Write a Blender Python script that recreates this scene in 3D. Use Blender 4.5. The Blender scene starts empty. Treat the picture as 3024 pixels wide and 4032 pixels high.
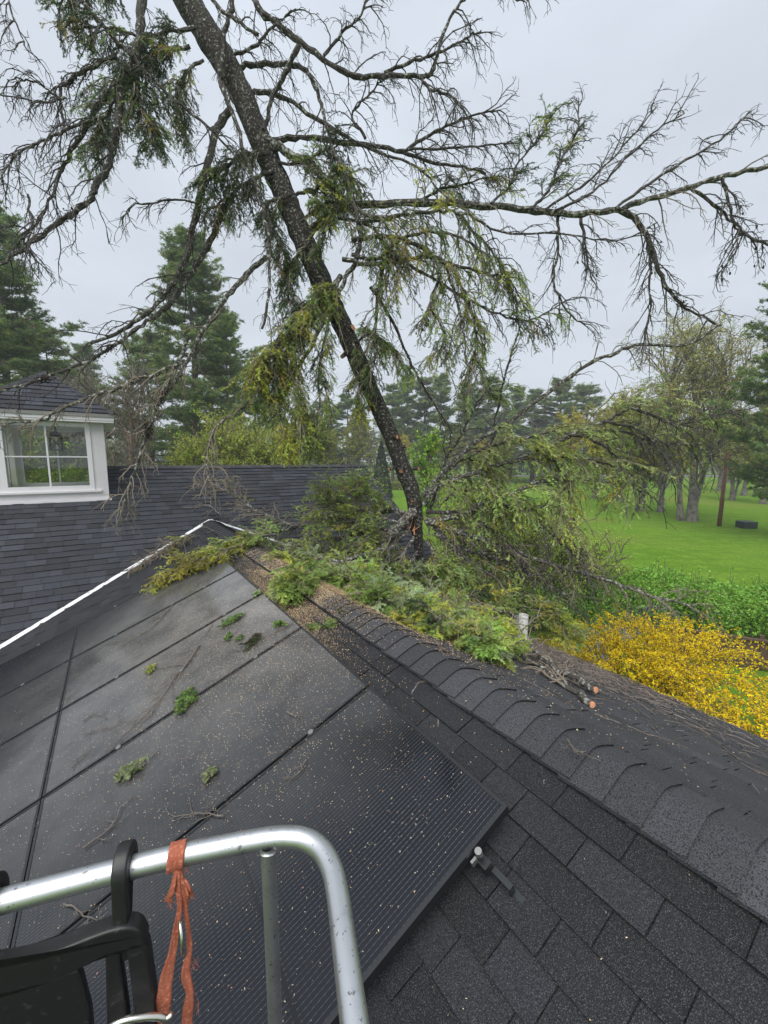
import bpy, bmesh, math, random
import numpy as np
from mathutils import Vector, Matrix

# ------------------------------------------------------------------ camera, sky, sun, exposure
sc = bpy.context.scene
COL = sc.collection
CAMZ = 5.0
PITCH = math.radians(-7.2105)
F = 1591.0
camd = bpy.data.cameras.new('camera')
cam = bpy.data.objects.new('camera', camd)
COL.objects.link(cam)
cam.location = (0, 0, CAMZ)
cam.rotation_euler = (math.radians(90) + PITCH, 0, 0)
camd.sensor_fit = 'VERTICAL'
camd.sensor_height = 36.0
camd.sensor_width = 27.0
camd.lens = F * 36.0 / 4032
camd.clip_start = 0.05
camd.clip_end = 2000
sc.camera = cam

SUN_EL, SUN_AZ = math.radians(58), math.radians(200)
world = bpy.data.worlds.new("World")
sc.world = world
world.use_nodes = True
wn, wl = world.node_tree.nodes, world.node_tree.links
wn.clear()
wo = wn.new('ShaderNodeOutputWorld')
bg = wn.new('ShaderNodeBackground'); bg.inputs['Strength'].default_value = 0.091
sky = wn.new('ShaderNodeTexSky'); sky.sky_type = 'NISHITA'; sky.sun_disc = False
sky.sun_elevation = SUN_EL; sky.sun_rotation = SUN_AZ
tc = wn.new('ShaderNodeTexCoord')
sep = wn.new('ShaderNodeSeparateXYZ'); wl.new(tc.outputs['Generated'], sep.inputs[0])
mr = wn.new('ShaderNodeMapRange'); wl.new(sep.outputs['Z'], mr.inputs['Value'])
mr.inputs['From Min'].default_value = -0.02; mr.inputs['From Max'].default_value = 0.75
ramp = wn.new('ShaderNodeValToRGB'); wl.new(mr.outputs['Result'], ramp.inputs['Fac'])
cr = ramp.color_ramp
cr.elements[0].position = 0.0; cr.elements[0].color = (5.4, 5.8, 6.4, 1)
cr.elements[1].position = 1.0; cr.elements[1].color = (6.5, 7.1, 7.9, 1)
e = cr.elements.new(0.35); e.color = (6.35, 6.9, 7.55, 1)
mp = wn.new('ShaderNodeMapping'); wl.new(tc.outputs['Generated'], mp.inputs['Vector'])
mp.inputs['Scale'].default_value = (1.2, 1.2, 3.2)
nz = wn.new('ShaderNodeTexNoise'); wl.new(mp.outputs[0], nz.inputs['Vector'])
nz.inputs['Scale'].default_value = 1.6; nz.inputs['Detail'].default_value = 4; nz.inputs['Roughness'].default_value = .45
mr2 = wn.new('ShaderNodeMapRange'); wl.new(nz.outputs['Fac'], mr2.inputs['Value'])
mr2.inputs['From Min'].default_value = 0.3; mr2.inputs['From Max'].default_value = 0.7
mr2.inputs['To Min'].default_value = 0.9; mr2.inputs['To Max'].default_value = 1.12
vm = wn.new('ShaderNodeVectorMath'); vm.operation = 'SCALE'
wl.new(ramp.outputs['Color'], vm.inputs[0]); wl.new(mr2.outputs['Result'], vm.inputs['Scale'])
mixw = wn.new('ShaderNodeMix'); mixw.data_type = 'RGBA'; mixw.inputs['Factor'].default_value = 0.92
wl.new(sky.outputs[0], mixw.inputs['A']); wl.new(vm.outputs[0], mixw.inputs['B'])
wl.new(mixw.outputs['Result'], bg.inputs['Color']); wl.new(bg.outputs[0], wo.inputs[0])

sund = bpy.data.lights.new('sun', 'SUN'); sund.energy = 3.0; sund.angle = math.radians(60); sund.color = (1, .97, .92)
sun = bpy.data.objects.new('sun', sund); COL.objects.link(sun)
sun.rotation_euler = (math.radians(90) - SUN_EL, 0, math.radians(180) - SUN_AZ)
sun.location = (0, 0, 30)
sc.view_settings.view_transform = 'Standard'; sc.view_settings.look = 'None'
sc.view_settings.exposure = 0.32; sc.view_settings.gamma = 1.0

rng = np.random.default_rng(11)
random.seed(5)

# ------------------------------------------------------------------ pixel rays (photo seen 1659 wide) and the house frame
cp, sp = math.cos(PITCH), math.sin(PITCH)
FW = Vector((0, cp, sp)); UP = Vector((0, -sp, cp)); C0 = Vector((0, 0, CAMZ))
FD = F * 1659 / 3024
def ray(x, y): return FW + Vector((1, 0, 0)) * ((x - 829.5) / FD) - UP * ((y - 1106) / FD)
def W(x, y, D): return C0 + ray(x, y) * D
def hit(x, y, P, N):
    v = ray(x, y); return C0 + v * ((P - C0).dot(N) / v.dot(N))
SL = math.radians(22.03); MS = math.radians(32.5)
TL, TM = math.tan(SL), math.tan(MS)
DV = Vector((-0.5552754, 0.83166654, 0)); RV = Vector((0.83166654, 0.5552754, 0)); ZV = Vector((0, 0, 1))
RZ = CAMZ - 1.3053                                   # ridge height of the wing
APEX = Vector((-3.794, 8.745, 0))
HROT = math.atan2(RV.y, RV.x)
HM = Matrix.Translation(APEX) @ Matrix.Rotation(HROT, 4, 'Z')
HI = HM.inverted()
NL = (-RV * math.sin(SL) + ZV * math.cos(SL)); NR = (RV * math.sin(SL) + ZV * math.cos(SL))
RIDGE = APEX + ZV * RZ
def on_left(x, y, off=0.0): return hit(x, y, RIDGE + NL * off, NL)
def on_panel(x, y, off=0.006): return on_left(x, y, .12 + off)
def on_right(x, y, off=0.0): return hit(x, y, RIDGE + NR * off, NR)
def on_ground(x, y): return hit(x, y, Vector((0, 0, 0)), ZV)
def gx(px, Y): return (px - 829.5) / (FD * 1.008) * Y
def gh(py, Y): return CAMZ + (996 - py) / (FD * 1.008) * Y

# ------------------------------------------------------------------ mesh building
class MB:
    """collects vertex / face arrays, builds ONE mesh object"""
    def __init__(s): s.v, s.f3, s.f4, s.c, s.n = [], [], [], [], 0
    def add(s, v, f3=None, f4=None, c=None):
        v = np.asarray(v, float).reshape(-1, 3); s.v.append(v)
        if f3 is not None and len(f3): s.f3.append(np.asarray(f3, np.int64).reshape(-1, 3) + s.n)
        if f4 is not None and len(f4): s.f4.append(np.asarray(f4, np.int64).reshape(-1, 4) + s.n)
        if c is None: c = np.ones((len(v), 3))
        c = np.asarray(c, float)
        if c.ndim == 1: c = np.tile(c, (len(v), 1))
        s.c.append(c); s.n += len(v); return s
    def box(s, x0, x1, y0, y1, z0, z1, c=None, M=None):
        v = np.array([(x, y, z) for z in (z0, z1) for y in (y0, y1) for x in (x0, x1)], float)
        if M is not None: v = np.array([(M @ Vector(p))[:] for p in v])
        return s.add(v, f4=[(0, 2, 3, 1), (4, 5, 7, 6), (0, 1, 5, 4), (2, 6, 7, 3), (0, 4, 6, 2), (1, 3, 7, 5)], c=c)
    def mesh(s, name, origin=(0, 0, 0), smooth=False):
        me = bpy.data.meshes.new(name)
        V = np.concatenate(s.v) - np.array(origin, float)[:3] if s.v else np.zeros((0, 3))
        f3 = np.concatenate(s.f3) if s.f3 else np.zeros((0, 3), np.int64)
        f4 = np.concatenate(s.f4) if s.f4 else np.zeros((0, 4), np.int64)
        me.vertices.add(len(V)); me.vertices.foreach_set('co', V.astype(np.float32).ravel())
        nl = f3.size + f4.size
        me.loops.add(nl); me.loops.foreach_set('vertex_index', np.concatenate([f3.ravel(), f4.ravel()]).astype(np.int32))
        me.polygons.add(len(f3) + len(f4))
        st = np.concatenate([np.arange(len(f3)) * 3, f3.size + np.arange(len(f4)) * 4]).astype(np.int32)
        me.polygons.foreach_set('loop_start', st)
        me.update(calc_edges=True)
        Cc = np.concatenate(s.c) if s.c else np.zeros((0, 3))
        at = me.color_attributes.new('Col', 'FLOAT_COLOR', 'POINT')
        at.data.foreach_set('color', np.concatenate([Cc, np.ones((len(Cc), 1))], 1).astype(np.float32).ravel())
        me.polygons.foreach_set('use_smooth', np.full(len(me.polygons), bool(smooth)))
        return me
    def build(s, name, mat, parent=None, smooth=False, local=False):
        """local=True: vertices are already in the parent's frame"""
        org = (0, 0, 0)
        if parent is not None and not local: org = parent.matrix_world.translation if parent.parent is None else wloc(parent)
        me = s.mesh(name, org, smooth); me.materials.append(mat)
        o = bpy.data.objects.new(name, me); COL.objects.link(o)
        if parent is not None: o.parent = parent
        return o
def wloc(o):
    p = Vector((0, 0, 0))
    while o is not None: p = p + o.location; o = o.parent
    return p
def tag(o, label=None, cat=None, group=None, kind=None):
    if label: o['label'] = label
    if cat: o['category'] = cat
    if group: o['group'] = group
    if kind: o['kind'] = kind
    return o
def empty(name, loc, label, cat, group=None, rz=0):
    o = bpy.data.objects.new(name, None); COL.objects.link(o)
    o.location = loc; o.rotation_euler = (0, 0, rz); o.empty_display_size = .2
    o.matrix_world = Matrix.Translation(loc) @ Matrix.Rotation(rz, 4, 'Z')
    return tag(o, label, cat, group)
def nrm(a): return a / np.maximum(np.linalg.norm(a, axis=-1, keepdims=True), 1e-9)
def smooth_path(P, per=5):
    P = np.asarray(P, float); Q = np.vstack([2 * P[0] - P[1], P, 2 * P[-1] - P[-2]]); out = []
    for i in range(1, len(Q) - 2):
        a, b, c, d = Q[i - 1], Q[i], Q[i + 1], Q[i + 2]
        for t in np.arange(per) / per:
            out.append(.5 * ((2 * b) + (-a + c) * t + (2 * a - 5 * b + 4 * c - d) * t * t + (-a + 3 * b - 3 * c + d) * t ** 3))
    out.append(P[-1]); return np.array(out)
def tubes(mb, P, r0, r1=None, sides=3, c=None, jit=0.0, R=None, cap=False):
    """P (N,K,3) polylines, radius r0 at the base to r1 at the tip (arrays of N) or R (N,K)"""
    P = np.asarray(P, float)
    if P.ndim == 2: P = P[None]
    N, K, _ = P.shape
    T = np.empty_like(P); T[:, 1:-1] = P[:, 2:] - P[:, :-2]; T[:, 0] = P[:, 1] - P[:, 0]; T[:, -1] = P[:, -1] - P[:, -2]
    T = nrm(T)
    ref = np.tile(np.array([.31, .52, .79]), (N, 1)); mean = nrm(P[:, -1] - P[:, 0])
    par = np.abs((ref * mean).sum(1)) > .85; ref[par] = np.array([.9, -.4, .1])
    A = nrm(np.cross(T, ref[:, None, :])); B = np.cross(T, A)
    if R is None:
        r0 = np.broadcast_to(np.asarray(r0, float), (N,)); r1 = np.broadcast_to(np.asarray(r1, float), (N,))
        R = r0[:, None] + (r1 - r0)[:, None] * np.linspace(0, 1, K)[None]
    R = np.broadcast_to(R, (N, K))
    ang = np.arange(sides) * 2 * np.pi / sides
    rr = R[:, :, None] * (1 + (jit * rng.standard_normal((N, K, sides)) if jit else 0))
    V = P[:, :, None, :] + (np.cos(ang)[None, None, :, None] * A[:, :, None, :] + np.sin(ang)[None, None, :, None] * B[:, :, None, :]) * rr[..., None]
    i = np.arange(K - 1)[:, None] * sides; j = np.arange(sides)[None]; j2 = (j + 1) % sides
    q = np.stack([i + j, i + j2, i + sides + j2, i + sides + j], -1).reshape(-1, 4)
    q = (q[None] + (np.arange(N) * K * sides)[:, None, None]).reshape(-1, 4)
    f3 = None
    if cap:
        f3 = [(0, s + 1, s) for s in range(1, sides - 1)] + [((K - 1) * sides, (K - 1) * sides + s, (K - 1) * sides + s + 1) for s in range(1, sides - 1)]
    if c is not None:
        c = np.asarray(c, float)
        if c.ndim == 2 and len(c) == N: c = np.repeat(c, K * sides, 0)
    mb.add(V, f3=f3, f4=q, c=c); return mb
def kids(P, n, length, spread=(.5, .9), up=0.0, droop=.25, noise=.18, K=5, t0=.1, t1=1.0, flat=.6, per=True, lenpow=.0, curl=0.0):
    """n children on each polyline of P (N,M,3): (N*n, K, 3)"""
    P = np.asarray(P, float)
    if P.ndim == 2: P = P[None]
    N, M, _ = P.shape
    t = t0 + (t1 - t0) * ((np.arange(n)[None] + rng.random((N, n))) / n)
    x = t * (M - 1); i = np.minimum(x.astype(int), M - 2); fr = (x - i)[..., None]
    ii = np.arange(N)[:, None]
    base = P[ii, i] * (1 - fr) + P[ii, i + 1] * fr
    tan = nrm(P[ii, i + 1] - P[ii, i])
    upv = np.array([0, 0, 1.0]) + rng.normal(0, .25, base.shape)
    side = nrm(np.cross(tan, upv)); nor = np.cross(side, tan)
    sgn = np.where((np.arange(n) % 2 == 0)[None], 1.0, -1.0)[..., None]
    a = rng.uniform(spread[0], spread[1], (N, n, 1))
    d = tan * np.cos(a * 1.2) + (side * sgn * flat + nor * rng.normal(0, 1 - flat, (N, n, 1))) * np.sin(a * 1.2) + np.array([0, 0, up])
    d = nrm(d + rng.normal(0, noise * .6, d.shape))
    L = rng.uniform(length[0], length[1], (N, n, 1)) * (1 - lenpow * t[..., None])
    out = [base]; st = L / (K - 1)
    cv = rng.normal(0, curl, d.shape)
    for k in range(K - 1):
        out.append(out[-1] + d * st)
        d = nrm(d + np.array([0, 0, -droop]) + rng.normal(0, noise, d.shape) + cv)
    return np.stack(out, 2).reshape(N * n, K, 3)
def needles(mb, P, S, ln, wd, cols, lift=.25):
    """flat two-ranked needles along each polyline: S stations, a triangle to each side"""
    N, K, _ = P.shape
    t = (np.arange(S)[None] + rng.random((N, S)) * .6 + .2) / S
    x = t * (K - 1); i = np.minimum(x.astype(int), K - 2); fr = (x - i)[..., None]; ii = np.arange(N)[:, None]
    b = P[ii, i] * (1 - fr) + P[ii, i + 1] * fr
    tan = nrm(P[ii, i + 1] - P[ii, i])
    refu = np.array([0, 0, 1.0]) + rng.normal(0, .55, (N, 1, 3))
    side = nrm(np.cross(tan, refu)); nor = np.cross(side, tan)
    V = []
    for sg in (1, -1):
        d = nrm(tan * .62 + side * sg + nor * rng.normal(.05, lift, (N, S, 1)))
        l = ln * rng.uniform(.7, 1.2, (N, S, 1))
        V.append(np.stack([b - tan * wd * .5, b + tan * wd * .5, b + d * l], 2))
    V = np.stack(V, 2).reshape(-1, 3)
    cc = np.repeat(cols, S * 6, 0) * np.repeat(rng.uniform(.8, 1.2, (N * S * 2, 1)), 3, 0)
    mb.add(V, f3=np.arange(len(V)).reshape(-1, 3), c=cc); return mb
def quads(mb, C, size, cols, flat=0.0, aspect=1.0, nrmbias=None):
    """leaf quads (rhombs) at points C with random orientation"""
    n = len(C); size = np.broadcast_to(size, (n,))[:, None]
    a = nrm(rng.normal(0, 1, (n, 3))); u = nrm(rng.normal(0, 1, (n, 3)) + (np.array([0, 0, flat]) if nrmbias is None else nrmbias))
    a = nrm(np.cross(u, a)); b = np.cross(u, a)
    a = a * size; b = b * size * aspect
    V = np.stack([C - a * .5, C - b * .35 + a * .1, C + a * .5, C + b * .35 + a * .1], 1).reshape(-1, 3)
    mb.add(V, f4=np.arange(len(V)).reshape(-1, 4), c=np.repeat(cols, 4, 0)); return mb

# ------------------------------------------------------------------ materials
def mat(name, base=(.5, .5, .5), rough=.7, metal=0.0, spec=.5, vcol=False, noise=None, bump=None, transl=0.0, extra=None):
    m = bpy.data.materials.new(name); m.use_nodes = True
    nt = m.node_tree; N, L = nt.nodes, nt.links; b = N['Principled BSDF']
    b.inputs['Roughness'].default_value = rough; b.inputs['Metallic'].default_value = metal
    b.inputs['Specular IOR Level'].default_value = spec
    rgb = N.new('ShaderNodeRGB'); rgb.outputs[0].default_value = (*base, 1); cur = rgb.outputs[0]
    tcn = N.new('ShaderNodeTexCoord')
    if vcol:
        at = N.new('ShaderNodeAttribute'); at.attribute_name = 'Col'
        mx = N.new('ShaderNodeMix'); mx.data_type = 'RGBA'; mx.blend_type = 'MULTIPLY'; mx.inputs['Factor'].default_value = 1
        L.new(cur, mx.inputs['A']); L.new(at.outputs['Color'], mx.inputs['B']); cur = mx.outputs['Result']
    for (sc_, lo, hi, col2, det) in (noise or []):
        n = N.new('ShaderNodeTexNoise'); n.inputs['Detail'].default_value = det
        if not hasattr(sc_, '__len__'): n.inputs['Scale'].default_value = sc_
        vec = tcn.outputs['Object']
        if hasattr(sc_, '__len__'):
            mpg = N.new('ShaderNodeMapping'); mpg.inputs['Scale'].default_value = sc_; mpg.inputs['Rotation'].default_value = (0, 0, .12); L.new(vec, mpg.inputs['Vector']); vec = mpg.outputs[0]; n.inputs['Scale'].default_value = 1.0
        L.new(vec, n.inputs['Vector'])
        r = N.new('ShaderNodeMapRange'); r.inputs['From Min'].default_value = lo; r.inputs['From Max'].default_value = hi
        L.new(n.outputs['Fac'], r.inputs['Value'])
        mx = N.new('ShaderNodeMix'); mx.data_type = 'RGBA'; L.new(r.outputs['Result'], mx.inputs['Factor'])
        L.new(cur, mx.inputs['A']); mx.inputs['B'].default_value = (*col2, 1); cur = mx.outputs['Result']
    L.new(cur, b.inputs['Base Color'])
    if bump:
        n = N.new('ShaderNodeTexNoise'); n.inputs['Scale'].default_value = bump[0]; n.inputs['Detail'].default_value = 5
        L.new(tcn.outputs['Object'], n.inputs['Vector'])
        bp = N.new('ShaderNodeBump'); bp.inputs['Strength'].default_value = bump[1]; bp.inputs['Distance'].default_value = bump[2]
        L.new(n.outputs['Fac'], bp.inputs['Height']); L.new(bp.outputs[0], b.inputs['Normal'])
    if transl:
        t = N.new('ShaderNodeBsdfTranslucent'); L.new(cur, t.inputs['Color'])
        ms = N.new('ShaderNodeMixShader'); ms.inputs[0].default_value = transl
        L.new(b.outputs[0], ms.inputs[1]); L.new(t.outputs[0], ms.inputs[2])
        L.new(ms.outputs[0], N['Material Output'].inputs['Surface'])
    return m
M = {}
M['shingle'] = mat('shingle', (.060, .062, .069), .88, spec=.35, vcol=True, noise=[(330, .52, .72, (.105, .105, .11), 2), (200, .52, .34, (.008, .008, .010), 2), (1.2, .45, .95, (.055, .053, .05), 3)][:2], bump=(260, .55, .004))
M['deck'] = mat('shingle_underlay', (.008, .008, .009), .95)
M['white'] = mat('white_trim', (.74, .72, .75), .55, noise=[(3, .55, .9, (.58, .57, .58), 4)])
M['lilac'] = mat('painted_wall', (.66, .63, .66), .6, noise=[(2.5, .5, .95, (.53, .515, .53), 5)])
M['flash'] = mat('valley_metal', (.72, .73, .74), .45, noise=[(9, .60, .64, (.06, .055, .03), 4), (40, .62, .7, (.30, .29, .26), 3)])
M['gutter'] = mat('drip_edge', (.26, .25, .25), .5)
M['interior'] = mat('cupola_interior', (.55, .55, .47), .7)
M['glass'] = None
g = bpy.data.materials.new('window_glass'); g.use_nodes = True
N_, L_ = g.node_tree.nodes, g.node_tree.links; N_.remove(N_['Principled BSDF'])
tr = N_.new('ShaderNodeBsdfTransparent'); tr.inputs[0].default_value = (.88, .9, .9, 1)
gl = N_.new('ShaderNodeBsdfGlossy'); gl.inputs['Roughness'].default_value = .02
mxs = N_.new('ShaderNodeMixShader'); mxs.inputs[0].default_value = .05; L_.new(tr.outputs[0], mxs.inputs[1]); L_.new(gl.outputs[0], mxs.inputs[2])
L_.new(mxs.outputs[0], N_['Material Output'].inputs['Surface']); M['glass'] = g
M['bark'] = mat('hemlock_bark', (.026, .021, .019), .95, noise=[(16, .52, .64, (.060, .052, .046), 5), (30, .57, .64, (.25, .255, .225), 5), (7, .60, .7, (.035, .045, .02), 4)], bump=(26, 1.0, .03))
M['limb'] = mat('limb_bark', (.045, .038, .034), .92, noise=[(30, .50, .60, (.085, .078, .072), 4), (20, .585, .63, (.34, .35, .31), 5)], bump=(60, .9, .01))
M['grey_limb'] = mat('lichen_limb', (.070, .062, .055), .92, noise=[(24, .50, .60, (.34, .35, .31), 5), (16, .54, .62, (.045, .04, .035), 4)], bump=(70, .8, .008))
M['grey_twig'] = mat('grey_twig', (.17, .15, .13), .9, vcol=True, noise=[(6, .5, .7, (.10, .085, .075), 3)])
M['twig'] = mat('twig_bark', (.055, .048, .045), .9, vcol=True, noise=[(35, .58, .66, (.22, .22, .2), 3)])
M['needle'] = mat('hemlock_needle', (1, 1, 1), .55, spec=.35, vcol=True, transl=.42)
M['leaf'] = mat('young_leaf', (1, 1, 1), .55, spec=.3, vcol=True, transl=.4)
M['petal'] = mat('yellow_petal', (1, 1, 1), .6, spec=.2, vcol=True, transl=.35)
M['cone'] = mat('old_cone', (.030, .022, .018), .9, vcol=True, bump=(90, .8, .01))
M['cutwood'] = mat('fresh_cut_wood', (.62, .27, .14), .75, noise=[(30, .5, .7, (.70, .42, .26), 4), (90, .6, .7, (.45, .16, .07), 2)])
M['chips'] = mat('sawdust_chip', (1, 1, 1), .85, vcol=True)
M['pinebark'] = mat('pine_bark', (.085, .072, .066), .95, noise=[(3, .5, .7, (.14, .12, .11), 4)])
M['greybark'] = mat('grey_bark', (.19, .175, .155), .95, noise=[(2.5, .45, .65, (.075, .068, .06), 5)], bump=(8, .8, .05))
M['pinkbark'] = mat('river_birch_bark', (.34, .23, .18), .9, noise=[(3, .5, .6, (.16, .11, .09), 5)])
M['alu'] = mat('aluminium_tube', (.66, .67, .685), .42, metal=1.0, noise=[(18, .52, .8, (.46, .47, .48), 5), (120, .66, .7, (.3, .3, .3), 2)], bump=(50, .12, .002))
M['rubber'] = mat('black_plastic', (.012, .012, .013), .42, spec=.5, noise=[(60, .62, .74, (.035, .035, .035), 4)], bump=(70, .25, .003))
M['web'] = mat('orange_webbing', (.32, .095, .055), .95, noise=[(40, .45, .7, (.30, .07, .035), 4), (160, .55, .7, (.50, .19, .11), 2)], bump=(220, .7, .003))
M['steel'] = mat('bright_steel', (.72, .70, .64), .25, metal=1.0)
M['frame'] = mat('panel_frame', (.012, .013, .015), .38, metal=.0, spec=.6)
M['zinc'] = mat('zinc_fitting', (.36, .37, .36), .45, metal=.9)
M['dark_zinc'] = mat('dull_metal', (.022, .027, .027), .45, metal=.2)
M['wood'] = mat('weathered_wood', (.10, .062, .042), .9, noise=[(5, .45, .7, (.06, .04, .03), 5)])
M['pole'] = mat('pole_wood', (.17, .075, .045), .9, noise=[(4, .45, .7, (.12, .06, .04), 5)])
M['greenbox'] = mat('dark_green_paint', (.012, .028, .026), .5)
M['wire'] = mat('black_cable', (.02, .02, .022), .7)
M['iron'] = mat('black_iron', (.012, .012, .014), .55)
M['pvc'] = mat('white_pvc', (.75, .75, .74), .45, noise=[(8, .6, .7, (.5, .49, .45), 4)])
M['path'] = mat('grey_paving', (.23, .22, .21), .9, noise=[(4, .4, .7, (.16, .155, .15), 5)])
# lawn
lw_ = mat('lawn', (.118, .232, .020), 1.0, spec=.02, noise=[(.22, .42, .62, (.080, .180, .014), 4), ((.12, .9, 1), .46, .62, (.125, .235, .026), 5), ((.3, 2.6, 1), .5, .66, (.070, .165, .013), 5), (1.3, .48, .68, (.155, .270, .028), 5), (7, .46, .66, (.060, .142, .012), 5), (40, .48, .66, (.165, .255, .035), 3), (.09, .52, .70, (.155, .195, .040), 4)], bump=(45, .6, .05))
M['lawn'] = lw_
# solar glass: dark cells with fine silver wires running up the slope, gaps between cells
pg = mat('solar_glass', (.010, .012, .017), .12, spec=.5)
N_, L_ = pg.node_tree.nodes, pg.node_tree.links; B_ = N_['Principled BSDF']
t_ = N_.new('ShaderNodeTexCoord'); s_ = N_.new('ShaderNodeSeparateXYZ'); L_.new(t_.outputs['Object'], s_.inputs[0])
def mnode(op, a, b=None):
    n = N_.new('ShaderNodeMath'); n.operation = op
    for i, q in enumerate((a, b)):
        if q is None: continue
        if isinstance(q, (int, float)): n.inputs[i].default_value = q
        else: L_.new(q, n.inputs[i])
    return n.outputs[0]
def line(coord, period, w, off=0.0):      # 1 on a line of width w every period
    f = mnode('FRACT', mnode('DIVIDE', mnode('ADD', coord, off), period))
    return mnode('LESS_THAN', f, w / period)
wires = line(s_.outputs['Y'], .0172, .0024)
dots = line(s_.outputs['X'], .021, .008)
wv = mnode('MULTIPLY', wires, mnode('ADD', mnode('MULTIPLY', dots, .12), .12))
gap = mnode('MAXIMUM', line(s_.outputs['Y'], .1735, .003), line(s_.outputs['X'], .183, .0028))
half = mnode('LESS_THAN', mnode('ABSOLUTE', mnode('ADD', s_.outputs['X'], .933)), .009)
cellvar = N_.new('ShaderNodeTexNoise'); cellvar.inputs['Scale'].default_value = 2.5; L_.new(t_.outputs['Object'], cellvar.inputs['Vector'])
mx1 = N_.new('ShaderNodeMix'); mx1.data_type = 'RGBA'; L_.new(wv, mx1.inputs['Factor'])
mx1.inputs['A'].default_value = (.0055, .007, .0105, 1); mx1.inputs['B'].default_value = (.22, .23, .25, 1)
mx2 = N_.new('ShaderNodeMix'); mx2.data_type = 'RGBA'; L_.new(mnode('MULTIPLY', mnode('MAXIMUM', gap, half), .8), mx2.inputs['Factor'])
L_.new(mx1.outputs['Result'], mx2.inputs['A']); mx2.inputs['B'].default_value = (.004, .004, .005, 1)
# fine dust specks
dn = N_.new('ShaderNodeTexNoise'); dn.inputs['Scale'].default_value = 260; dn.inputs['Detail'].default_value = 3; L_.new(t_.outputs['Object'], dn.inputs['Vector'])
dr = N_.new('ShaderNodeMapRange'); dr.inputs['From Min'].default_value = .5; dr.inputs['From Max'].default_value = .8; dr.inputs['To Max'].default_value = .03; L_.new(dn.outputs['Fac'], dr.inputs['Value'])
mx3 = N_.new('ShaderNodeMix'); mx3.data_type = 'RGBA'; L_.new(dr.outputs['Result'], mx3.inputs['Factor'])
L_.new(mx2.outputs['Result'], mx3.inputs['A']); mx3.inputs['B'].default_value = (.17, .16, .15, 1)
geo_ = N_.new('ShaderNodeNewGeometry'); dist = N_.new('ShaderNodeVectorMath'); dist.operation = 'DISTANCE'  # sky glare painted into the glass colour as a pale patchy film
glare_at = HM @ Vector((-.7, -5.2, 3.5)); dist.inputs[1].default_value = glare_at[:]; L_.new(geo_.outputs['Position'], dist.inputs[0])
glare_amt = N_.new('ShaderNodeMapRange'); glare_amt.inputs['From Min'].default_value = .2; glare_amt.inputs['From Max'].default_value = 2.9; glare_amt.inputs['To Min'].default_value = .62; glare_amt.inputs['To Max'].default_value = .0; L_.new(dist.outputs['Value'], glare_amt.inputs['Value'])
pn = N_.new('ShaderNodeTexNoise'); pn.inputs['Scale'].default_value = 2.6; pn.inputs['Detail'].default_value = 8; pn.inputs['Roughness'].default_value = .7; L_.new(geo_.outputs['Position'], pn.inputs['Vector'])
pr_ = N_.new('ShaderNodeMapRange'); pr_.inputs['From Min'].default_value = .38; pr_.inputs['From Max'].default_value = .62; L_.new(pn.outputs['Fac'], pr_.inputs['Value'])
mx4 = N_.new('ShaderNodeMix'); mx4.data_type = 'RGBA'; L_.new(mnode('MULTIPLY', glare_amt.outputs['Result'], mnode('ADD', mnode('MULTIPLY', pr_.outputs['Result'], .5), .5)), mx4.inputs['Factor'])
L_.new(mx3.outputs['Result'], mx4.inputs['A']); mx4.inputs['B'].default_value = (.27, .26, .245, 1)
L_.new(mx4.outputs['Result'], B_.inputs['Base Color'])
rn = N_.new('ShaderNodeTexNoise'); rn.inputs['Scale'].default_value = 1.4; rn.inputs['Detail'].default_value = 3; L_.new(t_.outputs['Object'], rn.inputs['Vector'])
rr_ = N_.new('ShaderNodeMapRange'); rr_.inputs['From Min'].default_value = .35; rr_.inputs['From Max'].default_value = .65; rr_.inputs['To Min'].default_value = .10; rr_.inputs['To Max'].default_value = .16
L_.new(rn.outputs['Fac'], rr_.inputs['Value']); L_.new(rr_.outputs['Result'], B_.inputs['Roughness'])
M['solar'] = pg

# ------------------------------------------------------------------ ground
def structure(o): o['kind'] = 'structure'; return o
mb = MB()
gxs = np.concatenate([[-900, -300, -120], np.linspace(-60, 80, 57), [140, 320, 900]]); gys = np.concatenate([[-300, -60], np.linspace(-20, 130, 61), [180, 300, 900]])
X, Y = np.meshgrid(gxs, gys)
Z = .22 * np.sin(X * .11 + 1) * np.sin(Y * .09) * np.clip((Y - 14) / 14, 0, 1) + np.clip((Y - 45) / 60, 0, 1) * .5
nx, ny = len(gxs), len(gys); idx = np.arange(nx * ny).reshape(ny, nx)
mb.add(np.stack([X, Y, Z], -1), f4=np.stack([idx[:-1, :-1], idx[:-1, 1:], idx[1:, 1:], idx[1:, :-1]], -1))
structure(mb.build('lawn', M['lawn'], smooth=True))
mb = MB(); pp = smooth_path([(3.2, 7.2, .006), (4.6, 9.2, .006), (6.0, 11.0, .006), (8.6, 12.6, .006), (14, 14, .006)], 5)
tn = nrm(np.gradient(pp, axis=0)); sd = np.stack([-tn[:, 1], tn[:, 0], 0 * tn[:, 0]], -1) * .75
V = np.stack([pp - sd, pp + sd], 1).reshape(-1, 3); k = np.arange(len(pp) - 1) * 2
mb.add(V, f4=np.stack([k, k + 2, k + 3, k + 1], -1)); structure(mb.build('garden_path', M['path']))
mb = MB(); mb.box(-400, 400, 112, 119, .7, .78); structure(mb.build('road', M['path']))
def gz(x, y): return .22 * math.sin(x * .11 + 1) * math.sin(y * .09) * min(max((y - 14) / 14, 0), 1) + min(max((y - 45) / 60, 0), 1) * .5

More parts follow.
